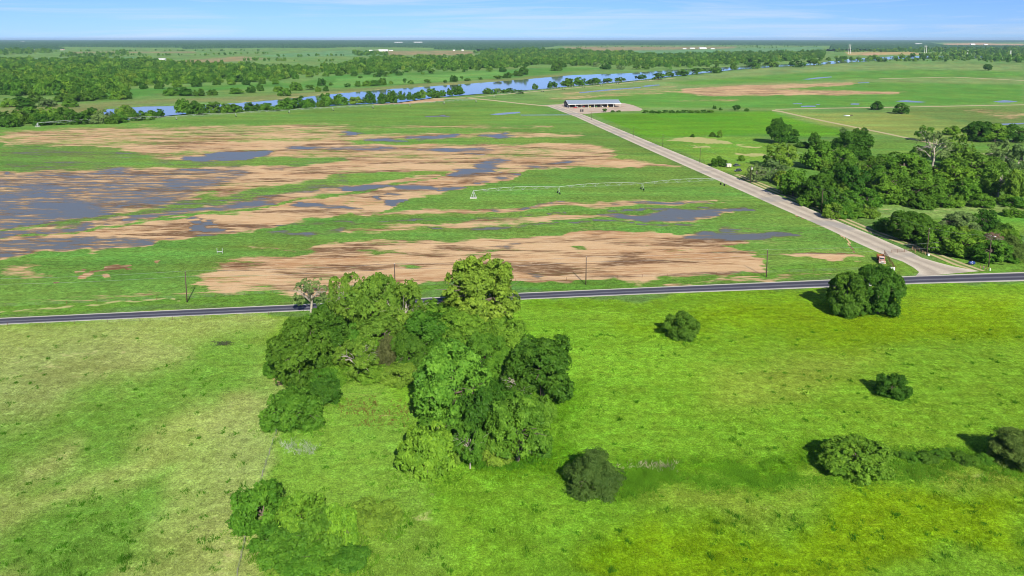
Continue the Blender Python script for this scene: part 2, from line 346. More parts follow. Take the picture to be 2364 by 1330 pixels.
K(0, .8, 8, Za([(1640, 815), (2217, 768), (2217, 802)]))
K(0, .50, 14, Za([(130, 1145), (560, 1122), (1100, 1085), (1900, 1080), (1900, 1110), (1100, 1122), (560, 1148)]), Za([(0, 960), (300, 930), (300, 1010), (0, 1000)]))
K(2, .95, 8, Za([(-900, 1250), (0, 1205), (1200, 1153), (1210, 1170), (0, 1218), (-900, 1265)]))
# right half of the flooded field
K(0, .60, 10, Zb([(0, 85), (400, 72), (1500, 70), (1520, 78), (1450, 105), (1000, 110), (330, 112), (0, 125)]), Zb([(0, 36), (700, 34), (1300, 33), (1300, 45), (0, 48)]))
K(1, .70, 6, Zb([(410, 90), (730, 80), (725, 102), (430, 116)]), Zb([(900, 95), (1030, 70), (1040, 108), (930, 116)]), Zb([(120, 114), (330, 110), (330, 131), (130, 126)]), Zb([(0, 68), (80, 66), (70, 98), (0, 100)]))
K(0, .0, 5, Zb([(330, 127), (1450, 103), (1600, 128), (330, 150)]))
K(0, .80, 9, Zb([(0, 145), (1000, 150), (1500, 140), (1650, 170), (1720, 240), (2100, 268), (2115, 285), (1300, 302), (1150, 312), (880, 332), (650, 325), (0, 332)]))
K(0, .60, 9, Zb([(0, 195), (850, 200), (1200, 165), (1600, 185), (1650, 215), (1100, 240), (600, 245), (0, 235)]))
K(1, .58, 8, Zb([(400, 190), (850, 158), (970, 172), (860, 216), (600, 198)]), Zb([(0, 160), (300, 165), (420, 190), (0, 180)]))
K(1, .80, 9, Zb([(680, 345), (830, 270), (1000, 245), (1090, 262), (900, 295), (870, 325), (760, 365)]), Zb([(900, 352), (1050, 320), (1105, 330), (960, 372)]), Zb([(1150, 282), (1250, 272), (1220, 300)]), Zb([(1290, 262), (1450, 258), (1440, 272), (1300, 275)]))
G1 = [Zb([(0, 337), (650, 322), (620, 342), (200, 405), (0, 405)])]
K(0, .0, 5, *G1); K(1, .0, 5, *G1)
K(0, .92, 7, Zb([(0, 415), (230, 380), (700, 330), (880, 320), (1180, 308), (1050, 365), (720, 440), (240, 550), (0, 592)]))
K(1, .85, 6, Zb([(580, 430), (722, 434), (640, 456), (590, 450)]), Zb([(180, 425), (400, 410), (580, 440), (300, 442)]), Zb([(150, 470), (400, 490), (460, 500), (300, 528), (330, 505)]), Zb([(840, 380), (920, 378), (870, 405), (840, 398)]), Zb([(0, 420), (150, 405), (300, 415), (0, 440)]))
K(0, .05, 4, Zb([(0, 452), (300, 398), (640, 338), (640, 346), (300, 412), (0, 466)]))
K(0, .0, 4, Zb([(240, 552), (720, 442), (1050, 367), (1180, 312), (1500, 302), (2300, 288), (2300, 500), (1400, 520), (1000, 552), (600, 556)]))
K(1, .0, 4, Zb([(240, 552), (720, 442), (1050, 367), (1180, 312), (1500, 302), (2300, 288), (2300, 500), (1400, 520), (1000, 545)]))
K(0, .72, 7, Zb([(180, 568), (800, 552), (1250, 527), (1900, 512), (2340, 498), (2350, 530), (1800, 545), (1300, 552), (850, 582), (100, 592)]))
K(1, .75, 6, Zb([(1000, 558), (1330, 520), (1250, 545), (1050, 566)]), Zb([(1700, 517), (2340, 500), (2345, 530), (1900, 542)]), Zb([(850, 560), (1000, 555), (900, 575)]))
K(0, .66, 7, Zb([(0, 682), (700, 640), (1400, 607), (2217, 565), (2540, 545), (2560, 575), (2217, 620), (1500, 640), (0, 705)]))
K(1, .76, 6, Zb([(1580, 600), (2217, 566), (2540, 548), (2560, 575), (2217, 618), (1700, 632)]))
K(1, .56, 3, Zb([(0, 650), (700, 622), (1400, 590), (1400, 596), (700, 630), (0, 658)]), Zb([(500, 678), (1400, 655), (2217, 640), (2217, 648), (1400, 664), (500, 686)]), Zb([(1700, 570), (2217, 560), (2217, 568), (1700, 578)]))
K(0, .0, 4, Zb([(1400, 585), (2560, 552), (2560, 560), (1400, 596)]))
K(0, .93, 8, Zb([(-200, 790), (0, 772), (900, 742), (1800, 715), (2217, 700), (2360, 720), (2560, 800), (2620, 860), (2640, 950), (2400, 985), (2217, 985), (1500, 1005), (1000, 1055), (0, 1062), (-200, 1000)]))
K(0, .25, 8, Zb([(60, 825), (250, 813), (335, 830), (150, 842)]), Zb([(850, 830), (990, 828), (980, 845), (860, 845)]), Zb([(1450, 812), (1540, 810), (1530, 828), (1460, 828)]), Zb([(2060, 788), (2210, 780), (2200, 798), (2080, 802)]), Zb([(350, 905), (500, 890), (560, 912), (420, 930)]))
K(1, .50, 10, Zb([(960, 785), (1140, 780), (1120, 800), (980, 810)]), Zb([(1180, 985), (1280, 982), (1270, 1002), (1190, 1002)]), Zb([(380, 1020), (560, 1015), (540, 1032), (400, 1035)]))
K(1, .74, 9, Zc([(-30, 760), (250, 748), (420, 772), (740, 790), (710, 820), (550, 815), (200, 790)]))
K(0, .95, 6, Zc([(720, 925), (860, 920), (1030, 932), (1200, 934), (1190, 942), (1040, 952), (1040, 988), (900, 992), (850, 950)]))
K(0, .0, 6, Zc([(720, 960), (850, 955), (900, 1000), (700, 1010)]))
K(0, .55, 8, Zc([(-30, 1080), (800, 1050), (1000, 1040), (1000, 1060), (-30, 1100)]))
K(0, 1.2, 1.2, Zc([(740, 660), (830, 690), (1000, 770), (1080, 850), (1135, 915), (1128, 918), (1070, 853), (990, 776), (825, 697), (738, 666)]))
# other fields
K(0, .85, 7, [(1580, 204), (1700, 197), (1970, 190), (1975, 196), (1800, 206), (2090, 213), (2060, 218), (1850, 220), (1640, 222), (1560, 212)])
K(0, .45, 6, [(1250, 226), (1560, 206), (1560, 214), (1300, 232)], [(1290, 214), (1560, 198), (1560, 203), (1300, 220)], [(1560, 232), (1700, 228), (1700, 233), (1560, 236)])
K(0, 1.1, 4, [(850, 237), (905, 231), (1010, 228), (1040, 232), (950, 238), (860, 242)])
K(0, .45, 8, Zd([(1900, 760), (2364, 790), (2364, 850), (2200, 850), (1950, 800)]))
K(1, .8, 2, [(980, 268), (1030, 266), (1035, 268), (990, 270)])
PONDS = [Zd([(2080, 690), (2130, 682), (2180, 675), (2250, 680), (2310, 688), (2240, 696), (2150, 697)]), Zd([(1190, 685), (1240, 679), (1300, 676), (1400, 685), (1480, 692), (1420, 697), (1300, 694)]), Zd([(780, 708), (820, 704), (870, 706), (860, 716), (790, 715)]), Zd([(330, 728), (400, 724), (470, 726), (470, 735), (340, 737)]), Zd([(350, 485), (470, 470), (610, 460), (620, 466), (500, 478), (400, 488)]),
         Zd([(850, 515), (950, 513), (960, 519), (860, 521)]), Zd([(260, 705), (345, 703), (340, 709), (265, 711)]), Zd([(470, 714), (510, 712), (508, 718), (475, 719)]), [(2300, 286), (2364, 283.5), (2400, 284), (2364, 286.5), (2310, 289)], [(1480, 199), (1500, 196.2), (1522, 195), (1524, 197), (1490, 200.6)], [(1336, 213.4), (1400, 206.5), (1480, 201), (1480, 202.6), (1400, 209.5), (1340, 215.4)], [(1130, 264), (1165, 260), (1200, 258), (1202, 261), (1150, 266)], [(1200, 265), (1320, 264.6), (1318, 266), (1204, 266.6)]]
K(2, .85, 6, [(1550, 322), (1600, 316), (1690, 330), (1685, 335), (1600, 330)], [(1600, 338), (1630, 336), (1640, 341), (1610, 343)], [(1680, 350), (1730, 352), (1760, 358), (1740, 360), (1685, 355)], [(1700, 332), (1760, 340), (1750, 343), (1700, 337)])
K(2, .34, 10, [(2000, 470), (2100, 465), (2364, 475), (2364, 488), (2250, 496), (2150, 500), (2030, 488)])
K(0, .7, 12, [(610, 868), (680, 870), (655, 900), (612, 895)])
K(2, .75, 5, [(626, 985), (645, 985), (600, 1110), (545, 1330), (480, 1560), (470, 1560), (530, 1330), (590, 1110)])
K(2, .16, 30, [(-1600, 775), (0, 765), (620, 735), (590, 800), (630, 960), (600, 1080), (545, 1330), (430, 4000), (-1600, 4000)])
K(2, .34, 50, [(-200, 800), (330, 770), (480, 800), (250, 880), (-200, 960)], [(440, 960), (620, 930), (600, 1100), (560, 1330), (340, 1330), (470, 1130)], [(-100, 1020), (200, 1000), (140, 1060), (-100, 1080)])
K(2, .40, 40, [(1560, 1120), (1900, 1125), (1750, 1170), (1500, 1160)], [(2050, 1100), (2364, 1090), (2364, 1150), (2050, 1130)], [(900, 1180), (1000, 1160), (1000, 1260), (880, 1240)])
K(0, .22, 30, [(790, 930), (890, 915), (950, 950), (930, 985), (800, 985)])
K(0, .35, 4, [(0, 262), (240, 252), (330, 244), (480, 240), (620, 228), (800, 211), (1050, 192), (1050, 194), (620, 232), (330, 247), (240, 256), (0, 270)])
K(0, .9, 3, [(2160, 100), (2270, 99), (2364, 103), (2364, 107), (2200, 106)], [(1990, 124), (2030, 122), (2030, 128), (1995, 128)])
K(2, .5, 10, [(1180, 690), (1220, 686), (1220, 690), (1180, 694)])

RIVER = [(236, 254), (250, 249), (330, 243), (480, 240), (620, 230), (790, 213), (900, 204), (1050, 194), (1200, 183), (1320, 172.5), (1450, 168), (1560, 160), (1700, 153), (1800, 148), (1890, 144.5), (1950, 137), (2060, 130), (2300, 128), (2310, 133), (2060, 136), (2000, 141), (1890, 149), (1800, 153), (1700, 160), (1560, 175), (1450, 187), (1320, 198), (1260, 204), (1120, 215), (1000, 225), (920, 236), (800, 241), (650, 250), (500, 256), (380, 267), (262, 279), (240, 266)]

def pip(px, py, poly, ysc):
    P = np.array(poly, float); P[:, 1] *= ysc; y = py * ysc
    ins = np.zeros(px.shape, bool); d2 = np.full(px.shape, 1e18)
    for i in range(len(P)):
        a, b = P[i], P[(i + 1) % len(P)]
        ex, ey = b - a
        t = np.clip(((px - a[0]) * ex + (y - a[1]) * ey) / (ex * ex + ey * ey + 1e-12), 0, 1)
        d2 = np.minimum(d2, (px - a[0] - t * ex) ** 2 + (y - a[1] - t * ey) ** 2)
        if ey != 0:
            c = ((a[1] > y) != (b[1] > y)) & (px < (b[0] - a[0]) * (y - a[1]) / ey + a[0]); ins ^= c
    return np.where(ins, 1, -1) * np.sqrt(d2)
def cover(px, py, poly, soft, ysc):
    """indices and weight of points inside a traced patch, with a soft rim"""
    P = np.array(poly); m = soft * 1.2
    idx = np.nonzero((px > P[:, 0].min() - m) & (px < P[:, 0].max() + m) & (py > P[:, 1].min() - m / ysc) & (py < P[:, 1].max() + m / ysc))[0]
    if not len(idx): return idx, None
    w = np.clip(.5 + pip(px[idx], py[idx], poly, ysc) / (2 * soft), 0, 1)
    return idx, w * w * (3 - 2 * w)
def paint(px, py, X, Y):
    col = np.tile(alb((112, 150, 72)), (len(px), 1)); msk = np.zeros((len(px), 3))
    # gentle wander of the outlines, in metres on the ground
    wx = (fbm(X / 18, Y / 30, 5, 4) - .5); wy = (fbm(X / 22, Y / 40, 9, 4) - .5)
    d = np.maximum(Y, 60.); qx = px + wx * 14 * F / d; qy = py + wy * 26 * F * CAMH / (d * d)
    for poly, c, soft in GC:
        i, w = cover(qx, qy, poly, soft, 3.0 if soft < 20 else 1.8)
        if len(i): col[i] = col[i] * (1 - w[:, None]) + c * w[:, None]
    fy = np.clip((Y - 215) / 40, 0, 1); fing = (vnoise(X / 34 + 3, Y / 4.5, 101) - .5) * 1.0 + (vnoise(X / 12, Y / 1.8, 103) - .5) * .6
    q2 = qx + fing * 85 * fy * np.clip(300. / d, .35, 1.2); q3 = qy + (fbm(X / 16, Y / 16, 107, 3) - .5) * 12 * F * CAMH / (d * d) * fy
    for ch, val, soft, poly in MK:
        i, w = cover(q2 if soft > 5 else qx, q3 if soft > 5 else qy, poly, soft * (1.0 if soft < 5 else 1.5), 3.0 if soft < 16 else 1.8)
        if len(i): msk[i, ch] = msk[i, ch] * (1 - w) + val * w
    t = fbm(X / 60, Y / 60, 21, 4) - .5; t2 = fbm(X / 14, Y / 20, 31, 3) - .5
    t3 = fbm(X / 70, Y / 14, 61, 4) - .5; fld = np.clip((Y - 230) / 60, 0, 1)
    col *= (1 + .24 * t + .14 * t2 + .55 * t3 * fld)[:, None]
    col[:, 0] *= 1 + .55 * fld * (fbm(X / 50, Y / 10, 71, 4) - .5) + .24 * (fbm(X / 45, Y / 80, 41, 4) - .5)
    return np.clip(col, 0.003, 1), np.clip(msk, 0, 1.25)

GROUND_MAT = ground_material()
def build_ground():
    rows = list(np.arange(1460, 400, -3.2)) + list(np.arange(400, 130, -2.0)) + list(np.arange(130, 100, -1.2)) + [98, 96.5, 95, 94, 93.2, 92.8]
    rad = np.array([5, 20, 45, 70, 95] + [GP(CX0, y)[1] for y in rows])
    hv = R_(36)
    ang = np.concatenate([np.linspace(-math.pi, -hv, 50)[:-1], np.linspace(-hv, hv, 760), np.linspace(hv, math.pi, 50)[1:-1]])
    na, nr = len(ang), len(rad)
    A, Rr = np.meshgrid(ang, rad)
    # straight rows inside the view keep the sheet even
    X = (np.sin(A) * Rr).ravel(); Y = (np.cos(A) * Rr).ravel()
    ok = Y > 40
    px = np.full(X.shape, -1e5); py = np.full(X.shape, 4000.)
    px[ok], py[ok] = PR(X[ok], Y[ok], 0.0)
    col, msk = paint(px, py, X, Y)
    i, w = cover(px, py, RIVER, 5.0, 3.0)
    Z = np.zeros_like(X); Z[i] -= 3.5 * w
    V = np.stack([X, Y, Z], 1)
    r, a = np.meshgrid(np.arange(nr - 1), np.arange(na), indexing='ij')
    a2 = (a + 1) % na
    Q = np.stack([r * na + a, r * na + a2, (r + 1) * na + a2, (r + 1) * na + a], -1).reshape(-1, 4)[:, ::-1]
    cxy = V[Q].mean(1); okc = cxy[:, 1] > 40
    cpx = np.full(len(Q), -1e5); cpy = np.full(len(Q), 4000.); cpx[okc], cpy[okc] = PR(cxy[okc, 0], cxy[okc, 1], 0.0)
    cls = np.zeros(len(Q), int)
    i, w = cover(cpx, cpy, FGALL, .01, 1.0); cls[i[w > .5]] = 1
    cls[(cxy[:, 1] < 120) & (np.hypot(cxy[:, 0], cxy[:, 1]) < 400)] = 1
    i, w = cover(cpx, cpy, FIELD, .01, 1.0); cls[i[w > .5]] = 2
    for k, nm in ((0, 'ground'), (1, 'pasture'), (2, 'crop_field')):
        q = Q[cls == k]; u, inv = np.unique(q, return_inverse=True)
        me = fast_mesh(nm, V[u], inv.reshape(q.shape))
        ca = me.color_attributes.new('gcol', 'FLOAT_COLOR', 'POINT'); ca.data.foreach_set('color', np.c_[col[u], np.ones(len(u))].astype(np.float32).ravel())
        ma = me.color_attributes.new('msk', 'FLOAT_COLOR', 'POINT'); ma.data.foreach_set('color', np.c_[msk[u], np.ones(len(u))].astype(np.float32).ravel())
        me.shade_smooth()
        tag(mkobj(nm, me, GROUND_MAT), kind='structure')
build_ground()

# ------------------------------------------------------------------ strips: highway, gravel road, tracks
def densify(p, n=8):
    p = np.array(p, float); o = []
    for a, b in zip(p[:-1], p[1:]):
        for k in range(n): o.append(a + (b - a) * k / n)
    o.append(p[-1]); return np.array(o)
def strip(name, left, right, z, mat, n=8, cols=(0, .25, .5, .75, 1)):
    L = [GP(x, y, z) for x, y in left]; Rr = [GP(x, y, z) for x, y in right]
    L, Rr = densify(L, n), densify(Rr, n)
    V, Q, U = [], [], []
    for i, (a, b) in enumerate(zip(L, Rr)):
        for t in cols: V.append(a + (b - a) * t); U.append((t, i / len(L)))
    k = len(cols)
    for i in range(len(L) - 1):
        for j in range(k - 1): Q.append((i * k + j, i * k + j + 1, (i + 1) * k + j + 1, (i + 1) * k + j))
    me = fast_mesh(name, V, Q)
    uv = me.uv_layers.new(name='across'); U = np.array(U, np.float32)
    uv.data.foreach_set('uv', U[np.array(Q).ravel()].ravel())
    if me.polygons[0].normal.z < 0: me.flip_normals()
    return mkobj(name, me, mat)
def road_material(name, profile, grit, rough=.9, edge=.10, edge_col=None, patches=None):
    """profile: stops (t across, colour); edges crumble by noise"""
    m, n, l, b = newmat(name)
    pos = n.new('ShaderNodeNewGeometry').outputs['Position']
    uv = n.new('ShaderNodeUVMap'); uv.uv_map = 'across'
    sx = n.new('ShaderNodeSeparateXYZ'); l.new(uv.outputs[0], sx.inputs[0])
    nb = noise(n, l, pos, .12, 5, .6); nf = noise(n, l, pos, 1.4, 5, .7)
    t = math_(n, l, 'ADD', sx.outputs[0], math_(n, l, 'MULTIPLY', math_(n, l, 'SUBTRACT', nb, .5), edge))
    r = n.new('ShaderNodeValToRGB'); l.new(t, r.inputs[0]); e = r.color_ramp.elements
    while len(e) < len(profile): e.new(.5)
    for q, (tt, c) in zip(e, profile): q.position = tt; q.color = (*[float(v) for v in c], 1)
    v = math_(n, l, 'MULTIPLY', mapr(n, l, nf, .25, .75, 1 - grit, 1 + grit, False), mapr(n, l, nb, .3, .7, 1 - grit * .7, 1 + grit * .7, False))
    hs = n.new('ShaderNodeHueSaturation'); l.new(r.outputs[0], hs.inputs['Color']); l.new(v, hs.inputs['Value'])
    c = hs.outputs[0]
    if patches is not None:
        c = mixc(n, l, mapr(n, l, noise(n, l, pos, .035, 4, .6), .54, .64, 0, .75), c, patches)
    l.new(c, b.inputs['Base Color']); b.inputs['Roughness'].default_value = rough; b.inputs['Specular IOR Level'].default_value = .2
    bp = n.new('ShaderNodeBump'); bp.inputs['Strength'].default_value = .3; bp.inputs['Distance'].default_value = .05; l.new(nf, bp.inputs['Height']); l.new(bp.outputs[0], b.inputs['Normal'])
    return m
AS_D, AS_M, AS_L, SHO = alb((80, 80, 94)), alb((104, 106, 116)), alb((138, 140, 148)), alb((222, 218, 202))
HIGH_MAT = road_material('asphalt', [(0, SHO), (.09, SHO), (.14, AS_M), (.26, AS_D), (.36, AS_D), (.46, AS_M), (.53, AS_L), (.58, AS_M), (.68, AS_D), (.78, AS_D), (.86, AS_L), (.91, SHO), (1, SHO)], .14, .75, .06)
tag(strip('highway', HIGHN, HIGHS, .03, HIGH_MAT, 24, tuple(np.linspace(0, 1, 13))), kind='structure')
CAL, CAL_D = alb((222, 210, 188)), alb((206, 194, 174))
EDG = alb((232, 222, 200))
GRAVEL = road_material('caliche_gravel', [(0, EDG), (.07, EDG), (.13, CAL), (.22, CAL_D), (.34, alb((196, 184, 166))), (.44, CAL), (.54, CAL), (.66, alb((196, 184, 166))), (.78, CAL_D), (.88, CAL), (.93, EDG), (1, EDG)], .17, .95, .14, patches=alb((182, 178, 170)))
ROADL = [(1262, 244.5), (1330, 270), (1500, 347), (1640, 409), (1800, 480), (1900, 523.5), (1975, 559), (2044, 590), (2084, 604), (2108, 617), (2122, 628), (2112, 639)]
ROADR = [(1290, 244.5), (1352, 267), (1524, 337), (1668, 396), (1832, 466), (1940, 513), (2028, 549), (2103, 582), (2128, 595), (2164, 605.5), (2200, 615), (2262, 626), (2310, 633.5)]
tag(strip('gravel_road', ROADL, ROADR, .05, GRAVEL, 10), kind='structure')
TRACK = road_material('dirt_ruts', [(0, alb((214, 200, 140))), (.25, alb((214, 200, 150))), (.42, alb((118, 150, 66))), (.6, alb((118, 150, 66))), (.76, alb((214, 200, 150))), (1, alb((206, 190, 150)))], .16, .95, .3)
tag(strip('dirt_track', [(1693, 404), (1702, 406), (1740, 424), (1800, 449), (1900, 491), (2000, 534), (2100, 570), (2152, 590), (2200, 611), (2244, 624)], [(1700, 402), (1712, 404), (1752, 420), (1815, 446), (1918, 489), (2020, 531), (2124, 570), (2176, 589), (2226, 608), (2276, 626)], .035, TRACK, 8), kind='structure')
PALE = road_material('pale_track', [(0, alb((206, 200, 150))), (.5, alb((214, 196, 152))), (1, alb((206, 200, 150)))], .15, .95, .3)
def px_track(name, pts, wpx):
    L = [(x, y - wpx / 2) for x, y in pts]; Rr = [(x, y + wpx / 2) for x, y in pts]
    tag(strip(name, L, Rr, .06, PALE, 8), kind='structure')
px_track('farm_track', [(1782, 255), (1800, 257), (1840, 266), (1900, 279), (1990, 297), (2040, 307), (2110, 322), (2300, 362)], 2.6)
px_track('farm_track', [(1790, 252.5), (1900, 250), (2100, 247), (2250, 244), (2364, 242), (2700, 236)], 1.6)
px_track('farm_track', [(1000, 228), (1075, 226), (1140, 232), (1200, 239), (1265, 245)], 2.0)
px_track('farm_track', [(1075, 226), (1120, 222), (1250, 210), (1400, 196), (1560, 180)], 1.2)
px_track('farm_track', [(2030, 182), (2200, 178), (2364, 186)], 1.0)
def sheet(name, poly, z, mat):
    me = bpy.data.meshes.new(name); me.from_pydata([tuple(GP(x, y, z)) for x, y in poly], [], [tuple(range(len(poly)))]); me.update()
    if me.polygons[0].normal.z < 0: me.flip_normals()
    return tag(mkobj(name, me, mat), kind='structure')
YARD = road_material('yard_gravel', [(0, alb((216, 198, 176))), (1, alb((216, 198, 176)))], .12, .95, .1, patches=alb((200, 172, 146)))
sheet('farm_yard', [(1250, 243), (1290, 241), (1330, 234), (1440, 238), (1462, 243), (1484, 252), (1478, 256), (1440, 257), (1390, 260), (1352, 263), (1322, 262), (1300, 252), (1268, 246)], .045, YARD)
wm, n, l, b = newmat('river_water')
b.inputs['Base Color'].default_value = (.15, .16, .145, 1); b.inputs['Roughness'].default_value = .06; b.inputs['Specular IOR Level'].default_value = .5
pos = n.new('ShaderNodeNewGeometry').outputs['Position']
bp = n.new('ShaderNodeBump'); bp.inputs['Strength'].default_value = .03; bp.inputs['Distance'].default_value = .4
l.new(noise(n, l, pos, .25, 4, .6), bp.inputs['Height']); l.new(bp.outputs[0], b.inputs['Normal'])
sheet('river', [(x, y - .3 if i < 18 else y + .6) for i, (x, y) in enumerate(RIVER)], -1.4, wm)

pm_ = wm.copy(); pm_.name = 'puddle_water'; pb = pm_.node_tree.nodes['Principled BSDF']; pb.inputs['Base Color'].default_value = (.22, .24, .20, 1); pb.inputs['Roughness'].default_value = .22
for po in PONDS: sheet('pond', po, .05, pm_)

# ------------------------------------------------------------------ trees
BARK = plain('bark', (.17, .14, .105), .95, 0, .3, 6); BARKL = plain('pale_bark', (.36, .33, .27), .95, 0, .25, 6)
LEAF = dict(dark=leaf_material('leaf_dark', (.054, .165, .016)), mid=leaf_material('leaf_mid', (.088, .240, .022)), bright=leaf_material('leaf_bright', (.070, .252, .026)), fresh=leaf_material('leaf_fresh', (.108, .280, .024)),
            olive=leaf_material('leaf_olive', (.132, .272, .030)), grey=leaf_material('leaf_grey', (.125, .225, .065)), cedar=leaf_material('leaf_cedar', (.086, .168, .032)),
            lime=leaf_material('leaf_lime', (.150, .350, .028)), brown=leaf_material('leaf_brown', (.26, .18, .12)), rusty=leaf_material('leaf_rusty', (.13, .155, .05)))
rng = np.random.default_rng(7)
def unit(v): return v / (np.linalg.norm(v, axis=-1, keepdims=True) + 1e-9)
def crown_points(seed, nl, shell, lobe, form='round', zmin=-.8):
    r = np.random.default_rng(seed)
    d = unit(r.normal(size=(nl * 4, 3))); d = d[d[:, 2] > zmin][:nl]; nl = len(d)
    rad = shell * (.65 + .5 * r.random(nl)); c = d * rad[:, None]
    lr = r.uniform(*lobe, nl)
    if form == 'cone':
        k = 1.08 - .62 * (c[:, 2] + 1) / 2; c[:, :2] *= k[:, None]; lr *= .55 + .45 * k
    if form == 'dome':
        c[:, 2] = np.where(c[:, 2] < 0, c[:, 2] * .7, c[:, 2])
    return c, lr
def make_crown(name, seed, n, leaf, nl=34, shell=.68, lobe=(.24, .40), form='round', zmin=-.8, aspect=.62, up=.35, fringe=.12):
    r = np.random.default_rng(seed + 99)
    c, lr = crown_points(seed, nl, shell, lobe, form, zmin)
    per = 26; ns = max(12, n // per); w = lr ** 2 / (lr ** 2).sum()
    ks = r.choice(len(c), ns, p=w); ds = unit(r.normal(size=(ns, 3)) + unit(c[ks]) * .55)
    sc = c[ks] + ds * (lr[ks] * (.82 + .22 * r.random(ns) + fringe * r.random(ns) ** 2))[:, None] * np.array([1, 1, .88])
    sn = unit(ds * .8 + np.array([0, 0, .55]) + r.normal(size=(ns, 3)) * .3)
    g = r.integers(0, ns, n); k = ks[g]
    a1 = unit(np.cross(sn, np.array([.3, .9, .2]) + r.normal(size=(ns, 3)) * .1)); a2 = np.cross(sn, a1); rad = leaf * 2.3 * r.uniform(.7, 1.35, ns)
    rr, th = np.sqrt(r.random(n)), r.random(n) * 6.283
    off = (a1[g] * np.cos(th)[:, None] + a2[g] * np.sin(th)[:, None]) * (rr * rad[g])[:, None]
    p = sc[g] + off - sn[g] * (rr ** 2 * rad[g] * .45)[:, None] + r.normal(size=(n, 3)) * leaf * .28
    nrm = unit(sn[g] * .9 + off / rad[g][:, None] * .5 + r.normal(size=(n, 3)) * .42)
    t = unit(off + r.normal(size=(n, 3)) * leaf * .8 - np.array([0, 0, leaf * .4])); t = unit(t - nrm * (t * nrm).sum(1)[:, None]); bt = np.cross(nrm, t)
    s = leaf * r.uniform(.55, 1.25, n)[:, None]
    V = np.stack([p - t * s, p + bt * s * aspect - t * s * .1, p + t * s - nrm * s * .25, p - bt * s * aspect - t * s * .1], 1).reshape(-1, 3)
    Q = np.arange(4 * n).reshape(-1, 4); gt = r.random(ns)
    lt = r.random(len(c)); tone = np.clip(.5 + (lt[k] - .5) * .45 + (gt[g] - .5) * .45 + r.normal(size=n) * .15, 0, 1)
    return fast_mesh(name, V, Q, tone), c
def make_trunk(name, seed, c, crown, limbs=7, r0=.07, lean=.05):
    r = np.random.default_rng(seed); m = MB()
    top = Vector((r.normal() * lean, r.normal() * lean, c + .15)); mid = Vector((r.normal() * lean, r.normal() * lean, c * .5))
    m.tube([(0, 0, -.06), (0, 0, .02), mid, top], [r0 * 1.35, r0, r0 * .75, r0 * .35], 7)
    o = np.argsort(-np.abs(crown[:, 0]) - np.abs(crown[:, 1]))[:limbs * 2]
    for i in o[::2]:
        e = Vector(crown[i]) + Vector((0, 0, c)); st = Vector((0, 0, 0)).lerp(top, r.uniform(.35, .8)); st.x *= .8
        k = st.lerp(e, .5) + Vector((0, 0, .10 + .1 * r.random()))
        m.tube([st, k, e, e + (e - k) * .5], [r0 * .5, r0 * .34, r0 * .18, r0 * .05], 5)
        for q in range(2):
            f = e + Vector(r.normal(size=3) * .22) + Vector((0, 0, .08)); m.tube([k, f], [r0 * .22, r0 * .05], 4)
    return m.mesh(name)
TPL = {}
def template(key, n, leaf, c=1.25, bark=None, limbs=7, r0=.07, nvar=2, **kw):
    TPL[key] = []
    for i in range(nvar):
        seed = abs(hash_str(key)) % 9973 + i * 17
        cm, ctr = make_crown('crown', seed, n, leaf, **kw)
        v = np.empty(len(cm.vertices) * 3, np.float32); cm.vertices.foreach_get('co', v); v = v.reshape(-1, 3)
        v[:, :2] /= np.percentile(np.hypot(v[:, 0], v[:, 1]), 98.5); z0, z1 = np.percentile(v[:, 2], [.5, 99.7]); v[:, 2] = (v[:, 2] - (z0 + z1) / 2) * 2 / (z1 - z0); v[:, 2] += c
        if c < 1.1: v[:, 2] = np.maximum(v[:, 2], .02 + .03 * np.random.default_rng(i).random(len(v)))
        cm.vertices.foreach_set('co', v.ravel()); cm.update()
        tm = make_trunk('trunk', seed, c, ctr, limbs, r0) if limbs else None
        if tm: tm.materials.append(bark or BARK); tm.shade_smooth()
        TPL[key].append((cm, tm, c))
def hash_str(s):
    h = 7
    for ch in s: h = (h * 131 + ord(ch)) % 1000003
    return h
template('broad', 30000, .041, 1.22, nl=46, shell=.70, lobe=(.20, .36), nvar=3)
template('dense', 34000, .039, 1.05, nl=60, shell=.74, lobe=(.18, .32), nvar=3, limbs=6)
template('airy', 21000, .034, 1.35, BARKL, 14, .05, 3, nl=52, shell=.80, lobe=(.10, .24), fringe=.45)
template('sparse', 5200, .034, 1.75, BARKL, 14, .075, 2, nl=34, shell=.72, lobe=(.12, .22), zmin=-.35, fringe=.3)
template('cedar', 26000, .046, .92, form='cone', nl=70, shell=.70, lobe=(.14, .28), aspect=.30, up=.75, limbs=4, nvar=2, fringe=.35)
template('bush', 26000, .044, .80, form='dome', nl=52, shell=.72, lobe=(.18, .32), limbs=4, r0=.05, nvar=3)
template('bramble', 14000, .058, .55, nl=40, shell=.72, lobe=(.16, .34), limbs=3, r0=.03, nvar=2, fringe=.3)
template('dead', 160, .03, 1.5, BARKL, 18, .05, 1, nl=40, shell=.75, lobe=(.1, .2), zmin=-.2)
template('mtree', 8000, .062, 1.15, nl=36, shell=.70, lobe=(.20, .36), nvar=4, limbs=5)
template('mairy', 5000, .055, 1.3, BARKL, 9, .055, 2, nl=44, shell=.74, lobe=(.14, .27), fringe=.3)
template('mbush', 6000, .066, .80, form='dome', nl=30, shell=.70, lobe=(.2, .36), limbs=3, r0=.05, nvar=3)
template('rtree', 3000, .095, .86, nl=34, shell=.72, lobe=(.2, .36), limbs=3, r0=.05, nvar=3)
template('ftree', 620, .17, .86, nl=22, shell=.66, lobe=(.22, .40), nvar=3, limbs=3)
_mcache = {}
def with_leaf(key, i, mat):
    k = (key, i, mat)
    if k not in _mcache:
        me = TPL[key][i][0].copy(); me.materials.clear(); me.materials.append(LEAF[mat]); _mcache[k] = me
    return _mcache[k]
